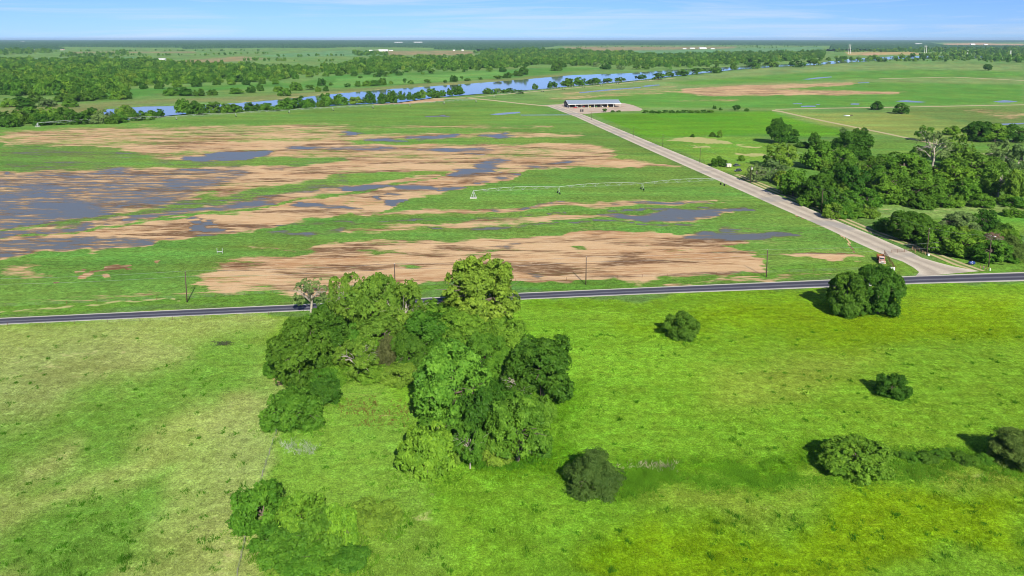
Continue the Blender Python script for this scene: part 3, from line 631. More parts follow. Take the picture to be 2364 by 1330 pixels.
KIND = {'broad': ('deciduous_tree', 'tree'), 'dense': ('deciduous_tree', 'tree'), 'airy': ('deciduous_tree', 'tree'), 'sparse': ('deciduous_tree', 'tree'), 'cedar': ('cedar_tree', 'tree'),
        'bush': ('bush', 'bush'), 'bramble': ('bramble_bush', 'bush'), 'dead': ('dead_tree', 'tree'), 'mtree': ('deciduous_tree', 'tree'), 'mairy': ('deciduous_tree', 'tree'), 'mbush': ('bush', 'bush'), 'ftree': ('deciduous_tree', 'tree'), 'rtree': ('deciduous_tree', 'tree')}
def solve_box(cx, cy, w, h, c):
    a = 4.0
    for _ in range(8):
        zc = c * a; p = GP(cx, cy, zc); x0, y0 = PR(p[0], p[1], zc)
        sx = PR(p[0] + .5, p[1], zc)[0] - PR(p[0] - .5, p[1], zc)[0]
        sz = PR(p[0], p[1], zc - .5)[1] - PR(p[0], p[1], zc + .5)[1]
        sy = PR(p[0], p[1] - .5, zc)[1] - PR(p[0], p[1] + .5, zc)[1]
        Rr = w / 2 / sx
        a = math.sqrt(max((h / 2 / sz) ** 2 - (Rr * sy / sz) ** 2, (.42 * Rr) ** 2))
    return p, Rr, a
_tc = [0]
def tree(key, mat, box, label, group=None, parts=True, var=None):
    _tc[0] += 1; i = _tc[0]
    v = i % len(TPL[key]) if var is None else var
    cm, tm, c = TPL[key][v]
    if box[3] is None: p, Rr, a = box[0], box[1], box[2]
    else: p, Rr, a = solve_box(*box, c)
    nm, cat = KIND[key]
    rz = (i * 2.399) % 6.283
    if parts:
        o = thing(nm, (p[0], p[1], 0), label, cat, group, rz); o.scale = (Rr, Rr, a)
        mkobj('crown', with_leaf(key, v, mat), None, o)
        if tm: mkobj('trunk', tm, None, o)
    else:
        o = mkobj(nm, with_leaf(key, v, mat)); o.location = (p[0], p[1], 0); o.rotation_euler = (0, 0, rz); o.scale = (Rr, Rr, a); tag(o, label, cat, group)
    return o
exec_near = [
 # kind, leaves, (cx, cy, w, h) of the crown in the photo, label
 ('sparse', 'grey', (716, 670, 84, 64), 'half bare grey-green tree with a pale trunk at the left rear of the grove'),
 ('dead', 'grey', (800, 672, 74, 66), 'leafless tree with white dead limbs standing among the grove beside the road'),
 ('airy', 'olive', (812, 690, 110, 130), 'yellow-green tree right behind the leafless white-limbed tree'),
 ('broad', 'olive', (868, 704, 136, 140), 'tall olive tree at the back of the grove, right of the white-limbed tree'),
 ('airy', 'olive', (935, 712, 130, 130), 'olive tree just left of the gap in the grove showing the road'),
 ('broad', 'olive', (880, 765, 124, 90), 'yellowish tree in the middle of the grove, in front of the tall olive crowns'),
 ('broad', 'dark', (690, 805, 150, 140), 'wide dark green tree at the left flank of the grove, over bare brown soil'),
 ('broad', 'dark', (745, 775, 130, 110), 'dark green tree behind the wide dark tree on the left flank of the grove'),
 ('airy', 'olive', (824, 822, 106, 92), 'young yellow-leaved tree with a thin pale trunk facing the clearing'),
 ('cedar', 'rusty', (893, 820, 62, 88), 'narrow brownish cedar wedged between the yellow-leaved tree and the green trees'),
 ('broad', 'mid', (985, 765, 130, 100), 'green tree in the middle of the grove behind the round emerald tree'),
 ('broad', 'dark', (945, 810, 90, 90), 'dark green tree beside the brownish cedar in the middle of the grove'),
 ('broad', 'mid', (1062, 765, 120, 100), 'green tree under the tall pale tree, behind the round emerald tree'),
 ('broad', 'olive', (1108, 668, 176, 160), 'tallest pale yellow-green tree at the right rear of the grove'),
 ('broad', 'mid', (1120, 806, 100, 86), 'green tree at the grove right side, behind the emerald and dark oval trees'),
 ('dense', 'bright', (1040, 885, 205, 180), 'big round emerald green tree in front of the grove'),
 ('broad', 'dark', (1254, 843, 176, 142), 'dark green oval tree at the right edge of the grove'),
 ('airy', 'dark', (1195, 890, 90, 80), 'loose dark tree between the emerald tree and the dark oval tree'),
 ('broad', 'dark', (1120, 955, 124, 130), 'loose dark green tree right of the emerald tree, many thin stems'),
 ('broad', 'mid', (1195, 985, 150, 150), 'mid green tree with a pale stem at its foot, front right of the grove'),
 ('airy', 'mid', (1085, 1020, 80, 100), 'slim open tree with thin bare stems, front of the grove beside the feathery bush'),
 ('bush', 'fresh', (985, 1040, 145, 128), 'feathery bright green bush at the front tip of the grove'),
 ('bush', 'mid', (675, 945, 145, 110), 'dense rounded bush at the top of the dirt fence line'),
 ('bush', 'dark', (745, 905, 80, 70), 'small darker bush between the dense rounded bush and the grove'),
 ('bush', 'mid', (740, 868, 100, 56), 'low green bush at the foot of the dark flank trees'),
 ('cedar', 'cedar', (1372, 1088, 138, 112), 'olive-brown cedar standing alone in front of the grove'),
 ('bush', 'dark', (1574, 753, 90, 68), 'small lone bush in the bright pasture, nearest the middle of the road'),
 ('dense', 'dark', (1958, 676, 100, 96), 'dark round tree of the roadside pair, left one and shorter'),
 ('dense', 'dark', (2030, 668, 116, 112), 'dark round tree of the roadside pair, right one and taller'),
 ('bush', 'dark', (2064, 893, 78, 62), 'little dark bush alone in the middle of the right pasture'),
 ('bush', 'mid', (1978, 1058, 172, 112), 'large dome-shaped bush with a dark shadow, low in the right pasture'),
 ('cedar', 'cedar', (2342, 1032, 130, 104), 'dark cedar cut by the right picture edge'),
 ('bush', 'fresh', (606, 1172, 136, 128), 'dense green bush over the fence line at the lower left'),
 ('bush', 'fresh', (700, 1200, 140, 130), 'green bush joined to the dense fence line bush on its right'),
 ('bramble', 'mid', (676, 1272, 150, 120), 'dark tangled thicket with dead twigs at the bottom edge below the fence line bush'),
 ('bramble', 'lime', (785, 1220, 96, 130), 'yellow-green leafy shrub beside the tangled thicket'),
 ('bramble', 'mid', (738, 1240, 120, 130), 'green thicket between the tangled thicket and the yellow-green shrub'),
 ('bramble', 'olive', (860, 1190, 130, 54), 'low pale weedy scrub behind the yellow-green shrub'),
 ('bramble', 'mid', (640, 1236, 130, 84), 'low green thicket below the dense fence line bush'),
 ('bramble', 'fresh', (716, 1300, 150, 70), 'low fresh green thicket cut by the bottom picture edge'),
 ('bramble', 'mid', (806, 1286, 100, 56), 'low green thicket below the yellow-green shrub'),
]
for k, mt, bx, lb in exec_near: tree(k, mt, bx, lb)
UNDER = [(640, 850, 70, 46), (700, 862, 90, 60), (775, 862, 80, 50), (860, 862, 80, 50), (925, 862, 90, 60), (995, 822, 110, 70), (1090, 832, 100, 70), (1150, 862, 90, 70), (1165, 772, 110, 80), (955, 742, 120, 80), (1030, 728, 130, 80), (770, 732, 110, 80), (850, 810, 90, 70),
         (1240, 950, 90, 80), (1150, 1030, 100, 80), (1240, 1020, 80, 70), (1110, 900, 110, 90), (720, 760, 100, 70), (1010, 980, 100, 70), (900, 728, 120, 70), (1100, 735, 110, 60), (690, 880, 70, 40), (1165, 830, 80, 60), (800, 790, 90, 80), (1060, 1040, 70, 60), (1185, 950, 120, 100)]
UNDER = [(x, y, w, h, 'bush', ('mid', 'dark', 'fresh', 'mid', 'olive')[i % 5]) for i, (x, y, w, h) in enumerate(UNDER)]
# right-hand wood beside the gravel road (boxes in a 2.771x enlargement of the photo)
WOOD = [(660, 265, 230, 125, 'mairy', 'olive'), (600, 360, 150, 110, 'mairy', 'grey'), (505, 380, 130, 90, 'mairy', 'grey'), (900, 265, 190, 150, 'mtree', 'mid'), (1060, 290, 160, 120, 'mtree', 'mid'),
 (1000, 400, 180, 130, 'mtree', 'dark'), (745, 440, 180, 150, 'mtree', 'dark'), (905, 480, 230, 170, 'broad', 'dark'), (1130, 420, 170, 150, 'mtree', 'dark'), (1110, 205, 240, 160, 'dense', 'dark'),
 (1250, 345, 160, 110, 'mtree', 'dark'), (1440, 335, 240, 140, 'mtree', 'mid'), (1400, 440, 180, 130, 'mtree', 'mid'), (1500, 495, 250, 140, 'mtree', 'dark'), (1340, 510, 180, 120, 'mtree', 'mid'),
 (1215, 545, 180, 110, 'mtree', 'mid'), (1080, 560, 180, 110, 'mtree', 'mid'), (960, 580, 130, 80, 'mtree', 'dark'), (1600, 430, 200, 140, 'mtree', 'mid'), (1640, 215, 210, 170, 'sparse', 'grey'),
 (1590, 125, 120, 80, 'mairy', 'mid'), (1755, 112, 100, 50, 'mtree', 'dark'), (1800, 215, 170, 150, 'mairy', 'olive'), (1930, 118, 160, 112, 'dense', 'dark'), (2040, 125, 150, 100, 'mtree', 'dark'),
 (2150, 128, 150, 96, 'mtree', 'dark'), (2070, 250, 170, 140, 'mairy', 'grey'), (2180, 300, 170, 170, 'mairy', 'grey'), (1910, 330, 280, 150, 'mtree', 'olive'), (1775, 390, 220, 150, 'mtree', 'mid'),
 (1830, 500, 180, 140, 'mtree', 'dark'), (2060, 420, 220, 170, 'mairy', 'olive'), (2170, 460, 130, 180, 'mtree', 'olive'), (1955, 560, 130, 80, 'mtree', 'mid'), (2150, 575, 150, 60, 'mbush', 'mid'),
 (1680, 560, 160, 70, 'mtree', 'mid'), (1540, 250, 110, 70, 'mbush', 'dark'), (1190, 270, 100, 60, 'mbush', 'dark'), (648, 112, 140, 130, 'broad', 'dark'), (720, 170, 110, 50, 'mbush', 'dark'),
 (748, 130, 55, 45, 'mbush', 'dark'), (880, 178, 78, 90, 'mtree', 'dark'), (800, 205, 90, 40, 'mbush', 'dark'), (830, 560, 120, 80, 'mbush', 'mid'), (1690, 470, 120, 90, 'mtree', 'mid'), (2000, 500, 110, 80, 'mbush', 'grey'),
 (1500, 725, 270, 165, 'dense', 'dark'), (1335, 722, 140, 90, 'mbush', 'mid'), (1810, 705, 220, 130, 'mtree', 'grey'), (1975, 685, 150, 110, 'mtree', 'dark'), (2085, 745, 120, 80, 'mbush', 'dark'),
 (1680, 800, 220, 150, 'mtree', 'mid'), (1830, 830, 240, 150, 'mtree', 'mid'), (1770, 870, 170, 90, 'mbush', 'mid'), (2000, 880, 230, 130, 'mtree', 'dark'), (2150, 870, 190, 150, 'cedar', 'cedar'), (2025, 800, 110, 70, 'sparse', 'brown'),
 (2140, 930, 120, 60, 'mbush', 'mid'), (1930, 915, 140, 50, 'mbush', 'mid'), (1590, 830, 110, 60, 'mbush', 'mid'), (1120, 640, 150, 60, 'mbush', 'mid'), (1010, 625, 110, 60, 'mbush', 'mid'), (2150, 640, 130, 55, 'mbush', 'mid'),
 (265, 316, 105, 60, 'mbush', 'dark'), (410, 293, 44, 36, 'mbush', 'mid'), (225, 141, 38, 30, 'mbush', 'dark'), (273, 133, 35, 42, 'mtree', 'dark'), (95, 148, 28, 20, 'mbush', 'dark'), (1145, 118, 45, 36, 'mbush', 'dark'),
 (1195, 118, 46, 40, 'mbush', 'dark'), (1060, 116, 42, 40, 'mairy', 'grey'), (1310, 300, 110, 60, 'mtree', 'mid'), (1560, 360, 110, 90, 'mtree', 'mid'), (1290, 420, 110, 100, 'mtree', 'mid'), (1740, 300, 130, 70, 'mtree', 'mid')]
_r = np.random.default_rng(33)
for poly, k in (([(640, 470), (700, 380), (900, 330), (1200, 300), (1500, 280), (1800, 270), (2217, 330), (2217, 560), (1900, 590), (1500, 600), (1150, 620), (950, 600)], 46), ([(1420, 790), (1700, 720), (2000, 740), (2217, 780), (2217, 930), (2050, 920), (1880, 890), (1640, 830)], 24), ([(880, 560), (1250, 640), (1150, 660), (1000, 640)], 6)):
    t = 0
    while t < k:
        x, y = _r.uniform(640, 2217), _r.uniform(260, 990)
        if len(cover(np.array([x]), np.array([y]), poly, .01, 1.0)[0]) and cover(np.array([x]), np.array([y]), poly, .01, 1.0)[1][0] > .5:
            w = _r.uniform(90, 150); WOOD.append((x, y, w, w * _r.uniform(.55, .75), 'mbush', _r.choice(['dark', 'mid', 'mid', 'olive']))); t += 1
WOOD = [q[:5] + (('mid' if q[5] == 'dark' and i % 3 == 0 and q[4] == 'mtree' else q[5]),) for i, q in enumerate(WOOD)]
ADJ = {'dark': 'dark green', 'mid': 'mid green', 'bright': 'emerald green', 'olive': 'yellow-olive', 'grey': 'grey-green', 'cedar': 'olive-brown', 'fresh': 'fresh green', 'rusty': 'rusty', 'lime': 'lime green', 'brown': 'dry brown'}
def nth(i): return f"{i}{'th' if 10 <= i % 100 <= 20 else {1: 'st', 2: 'nd', 3: 'rd'}.get(i % 10, 'th')}"
def auto(rows, where, group, conv, parts=True, jitter=0.0):
    rows = sorted(rows, key=lambda q: q[0]); cnt = {}
    for q in rows:
        kind = KIND[q[4]][1]; key = (kind, q[5]); cnt[key] = cnt.get(key, 0) + 1
    seen = {}
    for q in rows:
        kind = KIND[q[4]][1]; key = (kind, q[5]); seen[key] = seen.get(key, 0) + 1
        txt = f"{ADJ[q[5]]} {kind} {where}" if cnt[key] == 1 else f"{nth(seen[key])} {ADJ[q[5]]} {kind} from the left {where}"
        tree(q[4], q[5], conv(q[:4]), txt, group, parts)
auto(WOOD, 'of the gravel road wood', 'trees and bushes of the wood beside the gravel road', lambda q: (1564 + q[0] / 2.771, 260 + q[1] / 2.771, q[2] / 2.771 * 1.12, q[3] / 2.771 * 1.12))
STRIP = [(2085 + 27 * i, 1050 + 7 * math.sin(i * 1.3) + i * 1.2, 38 + 9 * (i % 3), 16 + 3 * (i % 2), 'bramble', ('mid', 'fresh', 'dark')[i % 3]) for i in range(9)]
auto(STRIP, 'in the low strip before the edge cedar', 'low brambles before the edge cedar', lambda q: q)
auto(UNDER, 'under the grove trees', 'undergrowth of the grove', lambda q: q)
# trees along the river
r = np.random.default_rng(11)
def spec(x, y, w, h, dense=.75):
    k = 'mtree' if h > 18 else 'ftree'
    k = 'rtree' if h > 13 else 'ftree'
    m = r.choice(['dark', 'mid', 'olive', 'grey'], p=[.66, .24, .06, .04])
    return (x, y, w, h, k, m)
NB = [(12, 276, 42, 38), (40, 272, 46, 36), (75, 264, 50, 34), (100, 276, 50, 30), (115, 264, 46, 34), (150, 268, 56, 40), (185, 274, 50, 30), (205, 266, 46, 34), (240, 270, 50, 34), (285, 260, 46, 34), (262, 276, 40, 22), (320, 268, 38, 24), (365, 262, 36, 20),
 (420, 246, 40, 34), (455, 250, 44, 34), (490, 249, 40, 28), (535, 250, 50, 20), (580, 247, 42, 22), (615, 246, 34, 16), (660, 240, 46, 28), (690, 237, 40, 30), (715, 240, 30, 22), (750, 231, 36, 30), (785, 231, 38, 26), (820, 232, 38, 18), (856, 226, 26, 30), (885, 227, 32, 24), (905, 222, 28, 28),
 (945, 222, 14, 20), (972, 218, 26, 22), (998, 215, 30, 22), (1020, 216, 18, 16), (1045, 211, 30, 22), (1060, 208, 20, 24), (1125, 210, 24, 14), (1150, 210, 24, 12), (1178, 209, 28, 9), (1235, 200, 16, 14), (1275, 196, 26, 16), (1310, 191, 38, 20), (1338, 188, 36, 20), (1372, 188, 38, 14), (1402, 187, 30, 11), (1432, 184, 28, 10),
 (1480, 178, 28, 12), (1520, 177, 38, 8), (1545, 172, 26, 10), (1575, 168, 38, 8), (1610, 165, 38, 8), (1650, 162, 38, 8), (1692, 154, 16, 16), (1740, 152, 38, 7), (1780, 148, 38, 6), (1840, 148, 40, 6), (1880, 144, 40, 8)]
NB = NB + [(x + r.normal() * w * .4 + w * .4, y + 2 + r.normal() * 2, w * .8, h * .8) for x, y, w, h in NB if y > 208]
auto([spec(*q) for q in NB], 'along the near river bank', 'trees on the near river bank', lambda q: q)
FB = [(20, 238, 40, 22), (50, 232, 40, 20), (80, 228, 40, 20), (110, 238, 40, 20), (140, 226, 40, 20), (170, 224, 44, 26), (200, 222, 40, 26), (232, 220, 34, 22), (60, 246, 44, 18), (160, 240, 40, 16), (268, 218, 30, 26), (292, 218, 28, 24), (282, 226, 22, 12), (395, 212, 38, 20), (430, 212, 36, 22), (460, 214, 30, 18), (490, 214, 28, 14), (545, 210, 36, 14), (580, 206, 26, 18), (600, 202, 18, 20),
 (640, 206, 22, 14), (654, 212, 34, 22), (684, 200, 30, 22), (716, 202, 26, 12), (734, 206, 16, 14), (752, 205, 16, 14), (742, 190, 22, 18), (764, 194, 12, 8), (803, 197, 18, 10), (826, 194, 16, 14), (846, 193, 22, 14), (866, 192, 24, 14), (882, 189, 22, 18), (902, 191, 12, 8), (934, 187, 10, 12), (948, 190, 16, 10), (987, 188, 20, 10), (1028, 188, 10, 8), (1048, 182, 20, 16), (1066, 180, 10, 8), (1080, 184, 18, 8), (1110, 181, 14, 6), (1150, 179, 22, 8), (1172, 174, 24, 14), (1196, 170, 26, 14),
 (870, 174, 24, 10), (892, 172, 26, 10), (920, 169, 24, 12), (832, 178, 12, 6), (976, 169, 10, 7), (1160, 160, 20, 14), (1210, 163, 24, 22), (1285, 153, 28, 24), (1300, 150, 20, 14), (1376, 149, 20, 12), (1400, 154, 30, 14), (1432, 156, 24, 8), (1470, 156, 24, 10), (1490, 156, 20, 10), (1325, 147, 20, 12), (1345, 147, 18, 10)]
auto([spec(*q) for q in FB], 'on the far river bank', 'trees and bushes on the far bank', lambda q: q)
# single trees and hedges in the right-hand fields
LONE = [(2025, 243, 29, 19, 'mtree', 'dark'), (2081, 250, 35, 23, 'mtree', 'dark'), (2281, 155, 20, 14, 'mtree', 'dark'), (1650, 248, 10, 9, 'mbush', 'dark'), (1664, 252, 10, 7, 'mbush', 'dark'), (1700, 248, 18, 12, 'mtree', 'dark'), (1724, 254, 13, 8, 'mbush', 'dark')]
auto(LONE, 'alone in the right-hand fields', 'lone trees in the right-hand fields', lambda q: q)
HEDGE = [(1396, 255, 12, 9)] + [(1490 + 15 * i, 258 - .12 * i + (i % 3) * .4, 17, 6 + (i % 2)) for i in range(11)] + [(1415, 257, 12, 5), (1428, 257, 12, 5)]
auto([(x, y, w, h, 'ftree', 'dark') for x, y, w, h in HEDGE], 'in the hedge below the barn yard', 'hedge bushes below the barn yard', lambda q: q, parts=False)
# the river-side woods, tree by tree along their front edge
FRONT = []
for pts in ([(0, 208), (120, 204), (240, 200), (330, 198), (500, 190), (640, 188)], [(650, 178), (720, 172), (800, 170), (960, 163), (1140, 158), (1250, 148)], [(1500, 152), (1600, 152), (1700, 146), (1800, 140), (1900, 134)], [(1890, 138), (2000, 138), (2100, 135), (2200, 132), (2364, 128)]):
    P = np.array(pts, float); L = np.r_[0, np.cumsum(np.hypot(*np.diff(P, axis=0).T))]; s = 4
    while s < L[-1]:
        x, y = np.interp(s, L, P[:, 0]), np.interp(s, L, P[:, 1]); w = (y - 88) * r.uniform(.16, .26); FRONT.append((x, y + r.normal() * 1.2, w, w * r.uniform(.6, .9), 'ftree' if y < 165 else 'rtree', r.choice(['dark', 'dark', 'dark', 'mid', 'mid', 'olive']))); s += w * 1.75
auto(FRONT, 'fronting the woods beyond the river', 'front trees of the woods beyond the river', lambda q: q, parts=False)
N_IND = _tc[0]

# the rest of those woods, trees past counting
def inside(poly, n, seed):
    rr = np.random.default_rng(seed); P = np.array(poly, float)
    W = np.array([GP(x, y) for x, y in poly])
    out = []
    while len(out) < n:
        X = rr.uniform(W[:, 0].min(), W[:, 0].max(), 4 * n); Y = rr.uniform(W[:, 1].min(), W[:, 1].max(), 4 * n)
        px, py = PR(X, Y, 0.0); i, w = cover(px, py, poly, .01, 1.0)
        out += [(X[k], Y[k]) for k in i[w > .5]]
    return np.array(out[:n])
WOODS = [([(0, 140), (90, 142), (180, 140), (340, 142), (430, 154), (520, 156), (600, 156), (660, 162), (720, 165), (780, 156), (640, 188), (500, 192), (330, 200), (200, 203), (0, 212)], 2600),
 ([(660, 176), (780, 155), (830, 140), (980, 137), (1090, 134), (1140, 124), (1240, 118), (1330, 119), (1500, 130), (1600, 128), (1800, 125), (1905, 122), (1900, 135), (1800, 142), (1700, 148), (1560, 156), (1400, 152), (1250, 150), (1150, 158), (960, 164), (790, 172)], 5200),
 ([(0, 210), (240, 206), (300, 212), (270, 218), (0, 222)], 160),
 ([(1905, 136), (2000, 136), (2100, 134), (2150, 128), (2250, 118), (2364, 116), (2900, 116), (2900, 146), (2364, 146), (2200, 143), (2100, 142), (1950, 144)], 1400),
 ([(1900, 122), (1960, 118), (2364, 112), (2900, 110), (2900, 118), (2364, 120), (2150, 122), (1960, 120)], 1400),
 ([(0, 116), (40, 115), (130, 118), (130, 122), (0, 128)], 120), ([(815, 125), (895, 124), (900, 128), (820, 129)], 50), ([(140, 127), (280, 124), (330, 127), (160, 130)], 60), ([(1090, 122), (1240, 114), (1240, 122), (1140, 128)], 300), ([(-900, 150), (0, 138), (0, 214), (-900, 260)], 1500)]
pts, scl = [], []
for i, (poly, k) in enumerate(WOODS):
    p = inside(poly, int(k * 1.6), 40 + i); pts.append(p)
p = np.concatenate(pts); q_ = np.random.default_rng(3); gap = fbm(p[:, 0] / 70, p[:, 1] / 110, 15, 3); keep = gap > .22; p = p[keep]; gap = gap[keep]
scl = (3.2 + 6.0 * q_.random(len(p)) ** 1.6) * (.85 + .5 * np.clip((gap - .4) * 4, 0, 1)) * np.where(p[:, 1] > 4000, 1.2, 1.0)
# scattered trees far out on the plain, in hedge lines
pl = []
rr = np.random.default_rng(5)
for x0, y0, x1, y1, k in [(140, 131, 420, 128, 40), (450, 128, 620, 124, 26), (690, 129, 800, 129, 14), (850, 132, 1090, 130, 34), (560, 140, 780, 142, 22), (330, 146, 520, 148, 16), (640, 130, 700, 132, 8), (170, 119, 600, 117, 50), (1480, 109, 1560, 108, 14), (1330, 110, 1440, 109, 16), (1620, 107, 1900, 108, 40), (1700, 112, 1800, 111, 8), (2150, 126, 2364, 121, 30)]:
    for t in np.sort(rr.random(k)): pl.append(GP(x0 + (x1 - x0) * t, y0 + (y1 - y0) * t + rr.normal() * .4)[:2])
p = np.concatenate([p, np.array(pl)]); scl = np.concatenate([scl, rr.uniform(3.5, 7.5, len(pl))])
wood_me = bpy.data.meshes.new('woods'); wood_me.from_pydata([(a, b_, 0) for a, b_ in p], [], [])
sa = wood_me.attributes.new('scl', 'FLOAT', 'POINT'); sa.data.foreach_set('value', scl.astype(np.float32))
woods = mkobj('woods', wood_me); tag(woods, 'woods and hedge lines beyond the river', 'woods', None, 'stuff')
ng = bpy.data.node_groups.new('plant_woods', 'GeometryNodeTree')
ng.interface.new_socket('Geometry', in_out='INPUT', socket_type='NodeSocketGeometry'); ng.interface.new_socket('Geometry', in_out='OUTPUT', socket_type='NodeSocketGeometry')
N, Lk = ng.nodes, ng.links
gi, go = N.new('NodeGroupInput'), N.new('NodeGroupOutput')
src = {}
for o in list(scene.objects):
    if o.type == 'MESH' and o.parent is None and o.name.startswith('deciduous_tree') and o.data in _mcache.values():
        src.setdefault(o.data.name, o)
jn = N.new('GeometryNodeJoinGeometry')
far_src = [o for o in src.values() if o.data.materials[0].name in ('leaf_dark', 'leaf_mid', 'leaf_olive')]
far_src = sorted([o for o in far_src if len(o.data.polygons) < 9000], key=lambda o: (o.data.materials[0].name, len(o.data.polygons)))
by = {k: [o for o in far_src if o.data.materials[0].name == k] for k in ('leaf_dark', 'leaf_mid', 'leaf_olive')}
far_src = by['leaf_mid'][:4] + by['leaf_dark'][:3] + by['leaf_olive'][:1]
for o in far_src[:8]:
    oi = N.new('GeometryNodeObjectInfo'); oi.inputs['Object'].default_value = o; oi.inputs['As Instance'].default_value = True
    Lk.new(oi.outputs['Geometry'], jn.inputs[0])
ip = N.new('GeometryNodeInstanceOnPoints'); ip.inputs['Pick Instance'].default_value = True
Lk.new(gi.outputs[0], ip.inputs['Points']); Lk.new(jn.outputs[0], ip.inputs['Instance'])
ri = N.new('FunctionNodeRandomValue'); ri.data_type = 'INT'; ri.inputs['Min'].default_value = 0; ri.inputs['Max'].default_value = 40
Lk.new(ri.outputs[2], ip.inputs['Instance Index'])
rv = N.new('FunctionNodeRandomValue'); rv.data_type = 'FLOAT_VECTOR'; rv.inputs[1].default_value = (0, 0, 6.283)
Lk.new(rv.outputs[0], ip.inputs['Rotation'])
na_ = N.new('GeometryNodeInputNamedAttribute'); na_.data_type = 'FLOAT'; na_.inputs['Name'].default_value = 'scl'
Lk.new(na_.outputs[0], ip.inputs['Scale'])
Lk.new(ip.outputs[0], go.inputs[0])
md = woods.modifiers.new('plant', 'NODES'); md.node_group = ng

# forest of the far plain up to the horizon: one rough canopy
def far_canopy():
    ys = np.concatenate([np.arange(118, 100, -.42), np.arange(100, 94, -.25), [93.6, 93.2, 92.9]]); D = np.array([GP(CX0, y)[1] for y in ys])
    ang = np.linspace(-R_(40), R_(40), 1700); A, Dd = np.meshgrid(ang, D)
    Dj = Dd * (1 + .004 * np.random.default_rng(1).normal(size=Dd.shape)); X, Y = (np.tan(A) * Dj), Dj
    xs, ysl = X.ravel(), Y.ravel()
    gate = fbm(xs / 1500, ysl / 2600, 77, 4); px, py = PR(xs, ysl, 0.0)
    thr = .44 - np.clip((112 - py) / 26, 0, .30)
    for q, v in (([(140, 116), (620, 115), (900, 114), (1100, 116), (1090, 128), (0, 130)], 1.), ([(1290, 106), (1700, 105), (1920, 106), (1900, 120), (1400, 128), (1230, 118)], 1.), ([(2150, 99), (2364, 98), (2364, 107), (2180, 106)], 1.), ([(120, 108), (420, 110), (420, 113), (150, 113)], .3)):
        i, w = cover(px, py, q, 6, 4.0); thr[i] += v * w
    h = np.where(gate > thr, 7 + 8 * np.random.default_rng(2).random(len(xs)), -2.0) + 2.0 * (gate > thr) * (fbm(xs / 400, ysl / 400, 8, 2) - .5)
    h += np.where(gate > thr, np.clip((xs < -2500) * (ysl > 7000) * 10 * fbm(xs / 3000, ysl / 6000, 12, 3), 0, 14), 0)
    V = np.stack([xs, ysl, h], 1); nr, nn = X.shape
    r_, c_ = np.meshgrid(np.arange(nr - 1), np.arange(nn - 1), indexing='ij'); q = np.stack([r_ * nn + c_, r_ * nn + c_ + 1, (r_ + 1) * nn + c_ + 1, (r_ + 1) * nn + c_], -1).reshape(-1, 4)
    q = q[(h[q] > 0).any(1)]
    u, inv = np.unique(q, return_inverse=True)
    me = fast_mesh('far_forest', V[u], inv.reshape(q.shape), np.random.default_rng(4).random(len(q)))
    tag(mkobj('far_forest', me, leaf_material('leaf_far', (.036, .092, .042), 0.0)), 'forest spread over the far plain up to the horizon', 'forest', None, 'stuff')
far_canopy()

